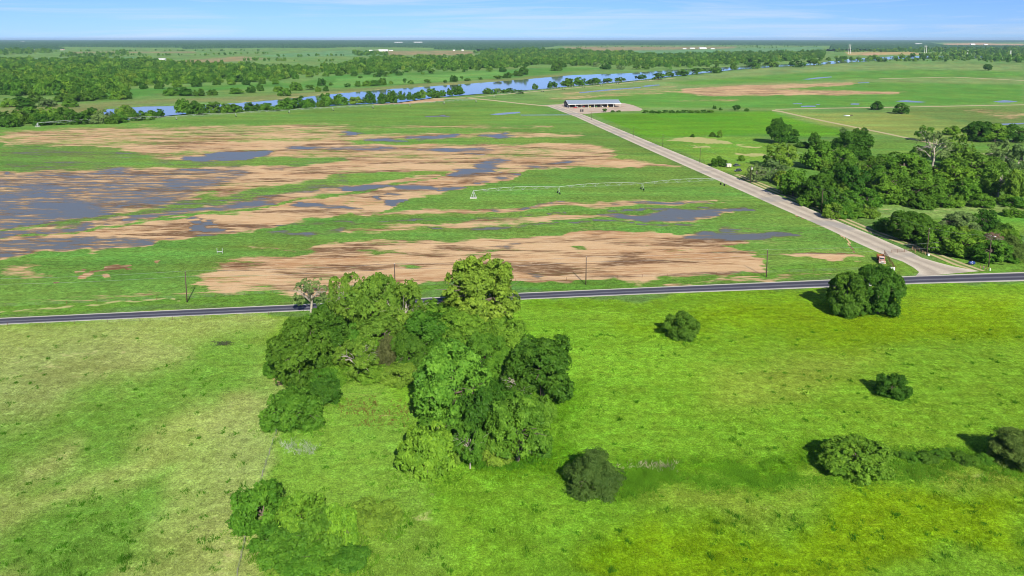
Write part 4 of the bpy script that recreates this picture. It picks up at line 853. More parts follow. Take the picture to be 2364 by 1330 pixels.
# ------------------------------------------------------------------ grass tufts over the near pasture
def grass():
    rr = np.random.default_rng(21); W = []
    def scatter(n, y0, y1, poly=None):
        out = np.zeros((0, 2))
        while len(out) < n:
            py = rr.uniform(y0, y1, n * 3); px = rr.uniform(-60, 2424, n * 3)
            if poly is not None:
                P = np.array(poly); px = rr.uniform(P[:, 0].min(), P[:, 0].max(), n * 3); py = rr.uniform(P[:, 1].min(), P[:, 1].max(), n * 3)
                i, w = cover(px, py, poly, .01, 1.0); i = i[w > .5]; px, py = px[i], py[i]
            u, v = (px - CX0) / F, (py - YP) / F; t = CAMH / (SP + v * CP)
            out = np.r_[out, np.c_[u * t, (CP - v * SP) * t]]
        return out[:n]
    def ring(cx, cy, w, h):
        q, Rr, a = solve_box(cx, cy, w, h, .8); k = 130; an, rd = rr.random(k) * 6.283, Rr * rr.uniform(.7, 1.35, k); return np.c_[q[0] + np.cos(an) * rd, q[1] + np.sin(an) * rd]
    def patch(n, poly, soft):
        P = np.array(poly); px = rr.uniform(P[:, 0].min() - soft, P[:, 0].max() + soft, n * 8); py = rr.uniform(P[:, 1].min() - soft * .5, P[:, 1].max() + soft * .5, n * 8)
        w0 = np.zeros(len(px)); i, w = cover(px, py, poly, soft, 1.6); w0[i] = w
        q = GP(0, 0); u, v = (px - CX0) / F, (py - YP) / F; t = CAMH / (SP + v * CP); W = np.c_[u * t, (CP - v * SP) * t]
        cl = np.clip((fbm(W[:, 0] / 5, W[:, 1] / 7, 91, 3) - .30) * 4, 0, 1)
        return W[rr.random(len(px)) < w0 * cl][:n]
    sets = [(scatter(95000, 742, 1345), .22, .12, None), (scatter(14000, 690, 800), .24, .16, None)]
    sets += [(patch(5200, [(1450, 1078), (1660, 1072), (1900, 1064), (1870, 1112), (1450, 1130)], 40), .40, .11, (114, 170, 44)), (patch(4200, [(1900, 1055), (2100, 1040), (2364, 1040), (2364, 1100), (1920, 1110)], 34), .40, .11, (118, 172, 48))]
    sets += [(patch(900, [(1060, 1068), (1300, 1060), (1430, 1120), (1150, 1112)], 34), .4, .13, (122, 170, 40))]
    sets += [(patch(90, [(645, 1024), (690, 1018), (728, 1032), (722, 1046), (650, 1042)], 14), 1.2, .06, (186, 200, 170))]
    sets += [(patch(60, [(1395, 1075), (1470, 1070), (1590, 1078), (1590, 1086), (1400, 1084)], 14), .9, .06, (206, 200, 160))]
    sets += [(patch(260, [(800, 935), (890, 925), (940, 950), (920, 975), (810, 975)], 40), .5, .12, (134, 122, 66))]
    sets += [(patch(500, [(1220, 900), (1350, 880), (1340, 1000), (1270, 1030)], 40), .6, .13, (112, 162, 40))]
    sets += [(patch(700, [(1090, 1055), (1270, 1055), (1240, 1080), (1080, 1080)], 20), .7, .13, (96, 156, 40))]
    wd_ = scatter(560, 760, 1345); sets += [(np.repeat(wd_, 8, 0) + rr.normal(size=(560 * 8, 2)) * np.repeat(rr.uniform(.2, .8, 560), 8)[:, None], .42, .13, (84, 142, 34))]
    rg = [ring(*b) for k, mt, b, lb in exec_near if k in ('bush', 'bramble', 'dense', 'cedar') and b[1] > 640]; sets += [(np.concatenate(rg), .55, .13, (112, 166, 44))]
    Vs, Qs, Cs, Ts, nb = [], [], [], [], 0
    for P, hh, ww, colr in sets:
        n = len(P); ok_px, ok_py = PR(P[:, 0], P[:, 1], 0.0)
        i, w = cover(ok_px, ok_py, FGALL, .01, 1.0); P = P[i[w > .5]]; n = len(P)
        if colr is None: c, mk = paint(*PR(P[:, 0], P[:, 1], 0.0), P[:, 0], P[:, 1]); keep = (mk[:, 0] < .4); P, c = P[keep], c[keep]; n = len(P)
        else: c = np.tile(alb(colr), (n, 1))
        cl = .5 * fbm(P[:, 0] / 8, P[:, 1] / 10, 55, 3) + .5 * fbm(P[:, 0] / 2.2, P[:, 1] / 2.6, 57, 2); c = c * (1.12 - .5 * np.clip(cl - .35, 0, 1))[:, None]; hs = hh * (.25 + 2.6 * np.clip(cl, 0, 1) ** 2) * rr.uniform(.6, 1.4, n)
        for b in range(5):
            a = rr.random(n) * 6.283; off = rr.normal(size=(n, 2)) * (.20 if hh < .3 else .16); h = hs * rr.uniform(.6, 1.2, n); wd = ww * rr.uniform(.6, 1.3, n)
            lean = rr.normal(size=(n, 2)) * .45 * h[:, None]; base = P + off
            dx = np.c_[np.cos(a), np.sin(a)] * wd[:, None] / 2
            z0 = np.full(n, -.02)
            V = np.stack([np.c_[base - dx, z0], np.c_[base + dx, z0], np.c_[base + lean * .5 + dx * .7, h * .6], np.c_[base + lean, h]], 1).reshape(-1, 3)
            Vs.append(V); Qs.append(np.arange(len(V)).reshape(-1, 4) + nb); nb += len(V); Cs.append(np.repeat(c, 4, 0)); Ts.append(rr.random(n))
    me = fast_mesh('grass', np.concatenate(Vs), np.concatenate(Qs), np.concatenate(Ts)); cc = np.concatenate(Cs)
    ca = me.color_attributes.new('gcol', 'FLOAT_COLOR', 'POINT'); ca.data.foreach_set('color', np.c_[cc, np.ones(len(cc))].astype(np.float32).ravel())
    m = bpy.data.materials.new('grass_blades'); m.use_nodes = True; n, l = m.node_tree.nodes, m.node_tree.links; n.clear()
    at = n.new('ShaderNodeAttribute'); at.attribute_name = 'gcol'; tn = n.new('ShaderNodeAttribute'); tn.attribute_name = 'tone'
    hs = n.new('ShaderNodeHueSaturation'); l.new(at.outputs['Color'], hs.inputs['Color']); l.new(mapr(n, l, tn.outputs['Fac'], 0, 1, .8, 1.5, False), hs.inputs['Value'])
    d, t = n.new('ShaderNodeBsdfDiffuse'), n.new('ShaderNodeBsdfTranslucent'); l.new(hs.outputs[0], d.inputs[0]); l.new(hs.outputs[0], t.inputs[0])
    mx = n.new('ShaderNodeMixShader'); mx.inputs[0].default_value = .35; l.new(d.outputs[0], mx.inputs[1]); l.new(t.outputs[0], mx.inputs[2])
    o = n.new('ShaderNodeOutputMaterial'); l.new(mx.outputs[0], o.inputs[0])
    tag(mkobj('grass', me, m), 'long grass of the near pasture', 'grass', None, 'stuff')
grass()

# ------------------------------------------------------------------ things that people put there
WOODM = plain('weathered_pole', (.085, .062, .046), .9, 0, .3, 3); GALV = plain('galvanised_steel', (.44, .47, .47), .5, .35, .1, 4); RUBBER = plain('rubber', (.025, .025, .027), .9)
WHITE = plain('white_paint', (.78, .78, .75), .5, 0, .06, 3); INSUL = plain('porcelain', (.6, .6, .58), .3); GREYM = plain('grey_metal', (.34, .36, .38), .5, .3)
RUST = plain('rusty_pipe', (.16, .075, .04), .9, 0, .35, 8); POSTW = plain('fence_wood', (.34, .22, .12), .9, 0, .3, 6); WIREM = plain('wire', (.30, .31, .32), .5, .4)
def height_px(p, yb, yt):
    a, b_ = 0.0, 60.0
    for _ in range(30):
        m = (a + b_) / 2
        if PR(p[0], p[1], m)[1] > yt: a = m
        else: b_ = m
    return a
POLE_TOPS = {}
def pole(x, yb, yt, label, group, lamp=False, can=False, rz=0.0, arm=False):
    p = GP(x, yb); h = height_px(p, yb, yt)
    o = thing('utility_pole', p, label, 'utility pole', group, rz)
    m = MB(); m.tube([(0, 0, -.3), (0, 0, h * .5), (0, 0, h)], [.20, .175, .14], 10); m.build('pole', WOODM, o, True)
    m = MB(); m.tube([(0, 0, h), (0, 0, h + .12), (0, 0, h + .22)], [.05, .09, .05], 8); m.tube([(.15, 0, h - 1.6), (.24, 0, h - 1.55)], .06, 6); m.build('insulator', INSUL, o)
    if arm:
        m = MB(); m.box((0, .17, h - .5), (1.5, .1, .12)); m.build('crossarm', WOODM, o)
    if can:
        m = MB(); m.tube([(.42, 0, h - 2.5), (.42, 0, h - 1.3)], [.28, .28], 12); m.tube([(.42, 0, h - 1.3), (.42, 0, h - 1.05)], [.05, .05], 6); m.box((.22, 0, h - 1.9), (.16, .1, .5)); m.build('transformer', WHITE, o)
    if lamp:
        m = MB(); m.tube([(0, 0, h - .5), (.5, -.3, h - .1), (.9, -.5, h)], .04, 6); la = m.build('lamp_arm', GREYM, o)
        m = MB(); m.box((1.05, -.6, h - .02), (.55, .3, .22)); m.build('lamp_head', WHITE, la)
    return o, Vector((p[0], p[1], h))
def wires(name, tops, label, dz=.2, dx=0.0, sag=.6, rad=.022):
    m = MB()
    for a, b_ in zip(tops[:-1], tops[1:]):
        q = [a.lerp(b_, t) + Vector((dx, 0, dz - sag * 4 * t * (1 - t))) for t in np.linspace(0, 1, 9)]
        m.tube(q, rad, 4)
    tag(m.build(name, WIREM), label, 'power line')
hp = []
for x, yb, yt, lb in [(432, 698, 627, 'dark wooden pole beside the highway, leftmost of the highway row'), (912, 664, 610, 'dark wooden pole whose foot is hidden behind the grove'), (1352.5, 657, 594, 'dark wooden highway pole right of the tall pale tree, leaning shadow on its left'), (1769, 640, 577, 'dark wooden highway pole in front of the bare field end, left of the truck')]:
    o, t = pole(x, yb, yt, lb, 'utility poles along the highway'); hp.append(t)
d0 = hp[0] - hp[1]
wires('power_line', [hp[0] + d0 * 1.0] + hp + [hp[3] + (hp[3] - hp[2])], 'thin wires hung from pole to pole along the highway', .2)
wires('power_line', [hp[0] + d0 * 1.0] + hp + [hp[3] + (hp[3] - hp[2])], 'lower thin wire running along the highway poles', -1.6, .2)
gp_ = []
for x, yb, yt, lb, kw in [(2140, 588, 528, 'wooden pole by the white meter box at the gravel road gate', {}), (1896.5, 490, 437, 'wooden pole against the wood, halfway along the gravel road', {}), (1732.7, 423.6, 382, 'wooden pole with a white transformer where the dirt track begins', dict(can=True)), (1615.6, 375.8, 342, 'wooden pole at the gravel road beside the straw-coloured patches', {}), (1530, 339, 311, 'wooden pole at the bend of the pasture fence by the gravel road', {}), (1463, 315, 292, 'thin pole at the corner of the bright green pasture', {}), (1366, 277, 258, 'smallest pole, at the top of the gravel road below the barn', {})]:
    o, t = pole(x, yb, yt, lb, 'utility poles along the gravel road', **kw); gp_.append(t)
o, tl = pole(2282, 617, 545, 'wooden pole with crossarm and a lamp at the highway junction', 'utility poles along the gravel road', lamp=True, arm=True)
wires('power_line', [tl] + gp_, 'thin wire hung on the poles along the gravel road', .2)
m = MB(); a = gp_[0] + Vector((0, 0, -1)); g = Vector(GP(2158, 578)); m.tube([a, g], .03, 4); tag(m.build('guy_wire', WIREM), 'slanting guy wire of the pole by the white meter box', 'wire')

def pivot(label, pts, heights, has_pivot=True, thick=1.0):
    """pts: ground points pixel of the pivot and each drive tower"""
    G = [Vector(GP(x, y)) for x, y in pts]; root = thing('irrigation_pivot', G[0], label, 'irrigation machine', 'pivot irrigation machines'); o0 = G[0]
    L = [g - o0 for g in G]; hgt = 3.9
    if has_pivot:
        m = MB(); m.tube([(0, 0, .3), (0, 0, hgt + .3)], .16 * thick, 8)
        for sx, sy in ((1, 1), (1, -1), (-1, 1), (-1, -1)): m.tube([(sx * 1.5, sy * 1.5, .25), (sx * .25, sy * .25, hgt - .3)], .09 * thick, 5)
        for z in (1.3, 2.4):
            k = 1.5 - 1.25 * (z - .25) / (hgt - .55)
            m.tube([(k, k, z), (-k, k, z), (-k, -k, z), (k, -k, z), (k, k, z)], .05 * thick, 4)
        m.build('pivot_tower', GALV, root); m = MB(); m.box((0, 0, .12), (3.6, 3.6, .24)); m.build('concrete_pad', plain('concrete', (.5, .48, .44)), root)
    for i in range(len(L) - 1):
        a, b_ = L[i] + Vector((0, 0, hgt)), L[i + 1] + Vector((0, 0, hgt)); d = (b_ - a).normalized(); side = Vector((-d.y, d.x, 0))
        m = MB(); bow = 1.1; arc = lambda t: a.lerp(b_, t) + Vector((0, 0, bow * 4 * t * (1 - t)))
        ts = np.linspace(0, 1, 15); m.tube([arc(t) for t in ts], .10 * thick, 6)
        low = []
        for k in range(1, 7):
            t = k / 7; dp = 1.7 * (4 * t * (1 - t)) ** .8; c = arc(t); w = .85
            for sg in (-1, 1): m.tube([c, c + Vector((0, 0, -dp)) + side * sg * w], .05 * thick, 4); m.tube([arc(t - .045), c + Vector((0, 0, -dp)) + side * sg * w], .045 * thick, 4); m.tube([arc(t + .045), c + Vector((0, 0, -dp)) + side * sg * w], .045 * thick, 4)
            m.tube([c + Vector((0, 0, -dp)) + side * w, c + Vector((0, 0, -dp)) - side * w], .04 * thick, 4); low.append((c + Vector((0, 0, -dp))))
        for sg in (-1, 1): m.tube([a] + [q + side * sg * .85 for q in low] + [b_], .028 * thick, 4)
        m.build('truss_span', GALV, root)
    for i in range(1 if has_pivot else 0, len(L)):
        b_ = L[i]; d = (L[i] - L[i - 1] if i else L[1] - L[0]).normalized(); side = Vector((-d.y, d.x, 0)); m = MB()
        for sg in (-1, 1):
            m.tube([b_ + side * sg * 2.0 + Vector((0, 0, .75)), b_ + d * .25 + Vector((0, 0, hgt))], .075 * thick, 5); m.tube([b_ + side * sg * 2.0 + Vector((0, 0, .75)), b_ - d * .6 + Vector((0, 0, hgt))], .06 * thick, 5)
        m.tube([b_ + side * 2.1 + Vector((0, 0, .75)), b_ - side * 2.1 + Vector((0, 0, .75))], .10 * thick, 6)
        m.tube([b_ + side * 1.0 + Vector((0, 0, 2.3)), b_ - side * 1.0 + Vector((0, 0, 2.3))], .05 * thick, 4)
        tw = m.build('drive_tower', GALV, root)
        for sg in (-1, 1):
            m = MB(); c = b_ + side * sg * 2.0 + Vector((0, 0, .62)); m.tube([c - d * .17, c + d * .17], [.62, .62], 14); m.build('wheel', RUBBER, tw)
    return root
pivot('near white irrigation pivot of three spans in the green field', [(1093, 457), (1290, 447.5), (1483, 438.5), (1668, 428)], 0, thick=.62)
pivot('longest irrigation pivot, along the trees of the near river bank', [(87, 293), (254.6, 284.6), (407, 277), (544.5, 269.4), (668, 261.8), (768, 255.4), (861, 250.4), (946, 245.8), (1025, 240.7), (1099, 236.4)], 0, thick=.9)
pivot('far irrigation pivot along the river bank behind the barn', [(1140.6, 225), (1252, 212), (1301, 206.7), (1346.7, 202), (1388, 198), (1426, 193.5), (1464, 190.5), (1495.7, 187)], 0, False, .9)
pivot('irrigation pivot across the river at the left picture edge', [(-110, 219), (-20, 216.5), (69, 213.5), (165, 208.5)], 0, False, .9)

# ---- open-fronted barn
def barn():
    A_, B_ = Vector(GP(1313, 249)), Vector(GP(1432, 247.4)); d = (B_ - A_); Lb = d.length; rz = math.atan2(d.y, d.x); Wd, He, Hr = 26.0, 4.6, 8.4
    o = thing('barn', A_, 'long open-fronted metal barn with a grey roof on the gravel yard', 'barn', None, rz)
    RED = plain('barn_red', (.12, .035, .03), .8, 0, .2, .5); ROOF = plain('barn_roof', (.22, .27, .34), .6, .0, .10, .3)
    m = MB(); m.box((Lb / 2, Wd - .15, He / 2), (Lb, .3, He)); m.build('back_wall', RED, o)
    m = MB()
    m.add([(0, 0, 0), (0, Wd, 0), (0, Wd, He), (0, Wd / 2, Hr - .1), (0, 0, He), (.25, 0, 0), (.25, Wd, 0), (.25, Wd, He), (.25, Wd / 2, Hr - .1), (.25, 0, He)], [(0, 1, 2, 3, 4), (9, 8, 7, 6, 5), (0, 5, 6, 1), (1, 6, 7, 2), (2, 7, 8, 3), (3, 8, 9, 4), (4, 9, 5, 0)])
    w = m.build('gable_wall', plain('gable_sheet', (.07, .06, .075), .7, 0, .2, .4), o)
    m = MB(); m.box((-.05, 6, 1.6), (.08, 2.4, 2.8)); m.box((-.05, 17, 3.2), (.08, 1.6, 1.2)); m.build('door', WHITE, w)
    m = MB(); ov = .8
    for s0, s1 in ((-ov, Wd / 2), (Wd + ov, Wd / 2)):
        z0 = He - (ov * (Hr - He) / (Wd / 2)); m.add([(-1, s0, z0 + .1), (Lb + 1, s0, z0 + .1), (Lb + 1, s1, Hr), (-1, s1, Hr), (-1, s0, z0 + .32), (Lb + 1, s0, z0 + .32), (Lb + 1, s1, Hr + .22), (-1, s1, Hr + .22)], [(0, 1, 2, 3), (7, 6, 5, 4), (0, 4, 5, 1), (1, 5, 6, 2), (3, 2, 6, 7), (0, 3, 7, 4)])
    rf = m.build('roof', ROOF, o)
    m = MB(); m.box((Lb / 2, -.86, He - .25), (Lb + 2, .1, .5)); m.box((-1.06, Wd / 4, (He + Hr) / 2 + .05), (.1, 1, .4)); m.build('fascia', WHITE, rf)
    m = MB(); m.box((-1.04, Wd / 2, Hr + .26), (.1, .6, .2)); m.tube([(-1, 0 - ov, He - .1), (-1, Wd / 2, Hr + .1)], .16, 4); m.tube([(Lb + 1, 0 - ov, He - .1), (Lb + 1, Wd / 2, Hr + .1)], .16, 4); m.build('rake_trim', WHITE, rf)
    for i in range(9):
        m = MB(); m.box((.4 + (Lb - .8) * i / 8, .2, (He - .1) / 2), (.34, .34, He - .1)); m.build('post', WHITE, o)
    def world_(x, y, z=0): return o.matrix_basis @ Vector((x, y, z)) if False else Vector((A_.x + x * math.cos(rz) - y * math.sin(rz), A_.y + x * math.sin(rz) + y * math.cos(rz), z))
    return o, world_, rz, Lb
BARN, BW, BRZ, BL = barn()

GLASS = plain('dark_glass', (.03, .04, .05), .12, 0, .1, 2, .6)
def wheel(parent, x, y, rad, wid, rim=WHITE):
    m = MB(); m.tube([(x - wid / 2, y, rad), (x + wid / 2, y, rad)], [rad, rad], 16); t = m.build('wheel', RUBBER, parent)
    m = MB(); sg = 1 if x > 0 else -1; m.tube([(x + sg * (wid / 2 - .02), y, rad), (x + sg * (wid / 2 + .03), y, rad)], [rad * .55, rad * .5], 12); m.build('rim', rim, t)
def profile_body(m, prof, hw, taper=.0):
    n = len(prof); v = [(-hw + taper * (z > 1), y, z) for y, z in prof] + [(hw - taper * (z > 1), y, z) for y, z in prof]
    f = [tuple(range(n - 1, -1, -1)), tuple(range(n, 2 * n))] + [(i, (i + 1) % n, n + (i + 1) % n, n + i) for i in range(n)]
    m.add(v, f)
def car(loc, rz, label, paint_, suv=True, pick=False):
    o = thing('pickup_truck' if pick else 'parked_car', loc, label, 'pickup' if pick else 'car', 'vehicles parked off the gravel road' if not pick else None, rz)
    m = MB()
    body = [(-2.3, .35), (2.2, .35), (2.35, .6), (2.25, .95), (1.2, 1.08), (-2.2, 1.08), (-2.35, .8)]
    profile_body(m, body, .92); b_ = m.build('body', paint_, o)
    m = MB(); cab = [(1.1, 1.08), (.45, 1.68), (-1.7 if suv else -1.1, 1.70 if suv else 1.45), (-2.1 if suv else -1.9, 1.08)]
    if pick: cab = [(1.1, 1.08), (.5, 1.75), (-.6, 1.75), (-.8, 1.08)]
    profile_body(m, cab, .80); m.build('cabin_glass', GLASS, o)
    m = MB(); m.box(((0), (cab[1][0] + cab[2][0]) / 2, max(cab[1][1], cab[2][1]) + .03), (1.5, abs(cab[1][0] - cab[2][0]), .07)); m.build('roof', paint_, o)
    for sx in (-.85, .85):
        for sy in (-1.45, 1.45): wheel(o, sx, sy, .36, .24, GREYM)
    for sx in (-.62, .62):
        m = MB(); m.box((sx, 2.30, .78), (.36, .1, .2)); m.build('headlight', WHITE, o)
    return o
BLACKP = plain('black_car_paint', (.025, .03, .04), .25, 0, .1, 1, .5); GREYP = plain('dark_grey_car_paint', (.06, .07, .075), .3, 0, .1, 1, .5); REDP = plain('red_car_paint', (.45, .03, .03), .3, 0, .1, 1, .5)
car(GP(1703.5, 396), 1.9, 'black car parked on the grass by the start of the dirt track', BLACKP)
car(GP(1701, 384), -1.2, 'dark grey car parked in the grass behind the black car', GREYP, False)
car(BW(7.5, -3.2), math.pi * .5 + BRZ, 'red pickup parked at the front left corner of the barn', REDP, pick=True)
# box trailer
p = GP(1682, 386.5); o = thing('box_trailer', p, 'cream box trailer parked beside the bushes left of two dark cars', 'trailer', None, .25)
CRM = plain('cream_paint', (.62, .56, .46), .6, 0, .12, 1.2)
m = MB(); m.box((0, 0, 1.35), (3.0, 2.0, 1.9)); m.build('body', CRM, o)
m = MB(); m.box((0, 0, 2.35), (3.1, 2.1, .1)); m.build('roof', WHITE, o)
m = MB(); m.box((0, -1.02, 1.35), (1.1, .05, 1.2)); m.build('door', plain('faded_panel', (.42, .38, .34)), o)
m = MB(); m.tube([(-1.5, 0, .5), (-2.4, 0, .45)], .07, 6); m.build('drawbar', GREYM, o)
for sy in (-.9, .9):
    m = MB(); m.tube([(0, sy - .1, .36), (0, sy + .1, .36)], [.36, .36], 14); m.build('wheel', RUBBER, o)

# ---- rusty old farm truck
def farm_truck():
    a, b_ = Vector(GP(2029.5, 594.5)), Vector(GP(2037, 611.0)); d = (b_ - a).normalized(); Lt = 8.2; c = b_ - d * Lt / 2; rz = math.atan2(d.y, d.x) - math.pi / 2
    o = thing('farm_truck', (c.x, c.y, 0), 'rusty old farm truck with an open stake bed, parked by the pipe fence', 'truck', None, rz)
    RU = plain('rust_red', (.30, .085, .04), .85, 0, .35, 2.2); PK = plain('faded_red_primer', (.46, .25, .19), .75, 0, .45, 2.4); PW = plain('faded_white_roof', (.72, .70, .66), .5, 0, .12, 2); DK = plain('dark_frame', (.05, .035, .03), .9)
    m = MB(); m.box((0, -.2, .72), (.9, 7.2, .22)); m.tube([(-1.0, 2.55, .56), (1.0, 2.55, .56)], .09, 6); m.tube([(-1.0, -2.5, .56), (1.0, -2.5, .56)], .11, 6); m.build('chassis', DK, o)
    m = MB(); m.box((0, -1.75, 1.05), (2.6, 4.7, .14)); bed = m.build('bed', RU, o)
    for sx in (-1.27, 1.27):
        m = MB()
        for z in (1.3, 1.62, 1.94): m.box((sx, -1.75, z), (.06, 4.7, .24))
        for y in np.linspace(-4.0, .5, 6): m.box((sx - .05 * (1 if sx > 0 else -1), y, 1.6), (.08, .1, 1.1))
        m.build('stake_side', RU, bed)
    m = MB()
    for z in (1.3, 1.62, 1.94): m.box((0, -4.07, z), (2.6, .06, .24))
    m.build('tailgate', RU, bed)
    m = MB(); m.box((0, .57, 1.75), (2.5, .08, 1.3)); m.build('headboard', RU, bed)
    m = MB(); m.box((.45, -.9, 1.3), (1.2, 1.6, .36)); m.box((-.5, -2.8, 1.22), (.9, 1.2, .2)); m.build('scrap_load', DK, bed)
    m = MB(); profile_body(m, [(.75, .8), (2.35, .8), (2.35, 1.45), (2.05, 1.55), (1.9, 2.18), (1.75, 2.28), (.95, 2.28), (.75, 2.15)], .92); cab = m.build('cab', PK, o)
    m = MB(); m.box((0, 1.36, 2.31), (1.7, .95, .10)); m.build('cab_roof', PW, cab)
    m = MB(); m.add([(-.8, 2.09, 1.6), (.8, 2.09, 1.6), (.75, 1.95, 2.12), (-.75, 1.95, 2.12)], [(0, 1, 2, 3)]); m.build('windshield', GLASS, cab)
    for sx in (-.935, .935):
        m = MB(); m.box((sx, 1.35, 1.85), (.03, .8, .42)); m.build('side_window', GLASS, cab)
    m = MB(); prof = [(-.62, .85), (.62, .85), (.70, 1.3), (.45, 1.55), (-.45, 1.55), (-.70, 1.3)]
    v = [(x, 2.36, z) for x, z in prof] + [(x * .86, 3.85, .85 + (z - .85) * .88) for x, z in prof]; n = 6
    m.add(v, [tuple(range(n - 1, -1, -1)), tuple(range(n, 2 * n))] + [(i, (i + 1) % n, n + (i + 1) % n, n + i) for i in range(n)]); hood = m.build('hood', PK, o)
    m = MB()
    for k in range(6): m.box((0, 3.88, .92 + k * .1), (.86, .05, .05))
    m.build('grille', PW, hood)
    for sx in (-1, 1):
        m = MB(); arc = [(2.0, .75), (2.15, 1.1), (2.5, 1.26), (2.95, 1.28), (3.45, 1.18), (3.8, .95), (3.86, .7)]
        v = [(sx * .62, y, z) for y, z in arc] + [(sx * 1.22, y, z - .04) for y, z in arc] + [(sx * 1.24, y, z - .16) for y, z in arc]; k = len(arc)
        m.add(v, [(i, i + 1, k + i + 1, k + i) for i in range(k - 1)] + [(k + i, k + i + 1, 2 * k + i + 1, 2 * k + i) for i in range(k - 1)]); m.build('fender', PK, o)
        m = MB(); m.tube([(sx * .86, 3.62, 1.18), (sx * .86, 3.84, 1.18)], [.10, .15], 12); m.build('headlight', PW, o)
        wheel(o, sx * 1.02, 2.75, .48, .26, RU); wheel(o, sx * 1.0, -2.5, .50, .5, RU)
    m = MB(); m.box((0, 4.05, .62), (2.3, .1, .2)); m.build('bumper', PW, o)
farm_truck()

# ---- fences, gate and sign at the entrance
def rail_fence(name, a, b_, label, mat, nposts, rails, h, cat='fence', pr=.06, rr_=.04, diag=False):
    a, b_ = Vector(a), Vector(b_); d = b_ - a; o = thing(name, a, label, cat, None)
    for i in range(nposts):
        m = MB(); q = d * (i / (nposts - 1)); m.tube([q + Vector((0, 0, -.2)), q + Vector((0, 0, h + .08))], pr, 8); m.build('post', mat, o)
    for k in range(rails):
        m = MB(); z = h * (k + 1) / rails; m.tube([Vector((0, 0, z)), d + Vector((0, 0, z))], rr_, 6); m.build('rail', mat, o)
    if diag:
        m = MB()
        for i in range(nposts - 1):
            q0, q1 = d * (i / (nposts - 1)), d * ((i + 1) / (nposts - 1)); m.tube([q0 + Vector((0, 0, .1)), q1 + Vector((0, 0, h))], rr_ * .8, 5)
        m.build('brace', mat, o)
    return o
rail_fence('pipe_fence', GP(2041.5, 588), GP(2066, 625), 'rusty pipe fence running from the truck down to the white sign', RUST, 9, 4, 1.7, pr=.09, rr_=.06, diag=True)
rail_fence('pipe_gate', GP(2057, 584.5), GP(2087, 582.5), 'rusty pipe gate across the left side of the gravel road', RUST, 3, 4, 1.35, 'gate', pr=.06, rr_=.035)
rail_fence('pipe_gate', GP(2087.6, 582.4), GP(2112, 580.5), 'rusty pipe gate across the right side of the gravel road', RUST, 3, 4, 1.35, 'gate', pr=.05, rr_=.03)
rail_fence('wooden_fence', GP(2108, 573), GP(2136, 588.5), 'short wooden rail fence between the gate and the pole', POSTW, 5, 3, 1.2, pr=.10, rr_=.05)
rail_fence('wooden_fence', GP(2106, 577), GP(2113.5, 583), 'stub of wooden fence ending at the right gate post', POSTW, 2, 3, 1.3, pr=.12, rr_=.06)
p = GP(2059.5, 626); o = thing('sign', p, 'blank white sign board on two posts at the end of the pipe fence', 'sign', None, .05)
m = MB(); m.box((0, 0, .95), (1.75, .10, 1.0)); bd = m.build('board', WHITE, o)
m = MB(); m.box((0, .0, 1.49), (1.95, .14, .08)); m.box((0, 0, .41), (1.95, .14, .08)); m.box((-.93, 0, .95), (.11, .14, 1.0)); m.box((.93, 0, .95), (.11, .14, 1.0)); m.build('frame', GREYM, bd)
for sx in (-.95, .95):
    m = MB(); m.box((sx, .14, .75), (.14, .14, 1.6)); m.build('post', GREYM, o)
# meter box, blue tank, pedestals, posts
p = GP(2143.5, 590); o = thing('meter_box', p, 'small white meter box at the foot of the gate pole', 'utility box', None, .2)
m = MB(); m.box((0, 0, .38), (.75, .5, .76)); m.build('cabinet', WHITE, o); m = MB(); m.box((0, 0, .79), (.85, .6, .08)); m.build('lid', GREYM, o)
p = GP(2243, 611); o = thing('water_tank', p, 'dark blue tank lying on the grass near the junction', 'tank', None, .15)
BL_ = plain('blue_plastic', (.02, .05, .20), .4, 0, .15, 1.5, .5)
m = MB(); m.tube([(-1.15, 0, .68), (-1.05, 0, .68), (1.05, 0, .68), (1.15, 0, .68)], [.42, .62, .62, .42], 18); m.build('shell', BL_, o, True)
m = MB()
for x in (-.7, 0, .7): m.tube([(x - .05, 0, .68), (x + .05, 0, .68)], [.65, .65], 18)
m.build('rib', BL_, o)
m = MB(); m.tube([(.1, -.1, 1.28), (.1, -.1, 1.42)], .2, 10); m.build('cap', WHITE, o)
m = MB(); m.box((-.3, -.63, .78), (.42, .04, .10)); m.box((-.12, -.635, .66), (.10, .04, .22)); m.build('label', WHITE, o)  # glint marks on the shell, put in as small raised white blocks
m = MB(); m.box((-.7, 0, .04), (.2, 1.1, .12)); m.box((.7, 0, .04), (.2, 1.1, .12)); m.build('skid', DKW if False else POSTW, o)
for x, y, h, lb in [(2270.5, 621, 1.1, 'white marker post left of the lamp pole by the junction'), (2285.5, 625.5, 1.0, 'pale marker post on the highway edge below the lamp pole')]:
    p = GP(x, y); o = thing('marker_post', p, lb, 'post', None); m = MB(); m.tube([(0, 0, -.1), (0, 0, h)], .15, 8); m.build('post', WHITE, o); m = MB(); m.tube([(0, 0, h), (0, 0, h + .12)], [.17, .08], 8); m.build('cap', CRM, o)
rail_fence('wooden_fence', GP(2263, 620), GP(2280, 623), 'broken wooden fence corner at the lamp pole', POSTW, 3, 2, 1.0, pr=.10, rr_=.05)
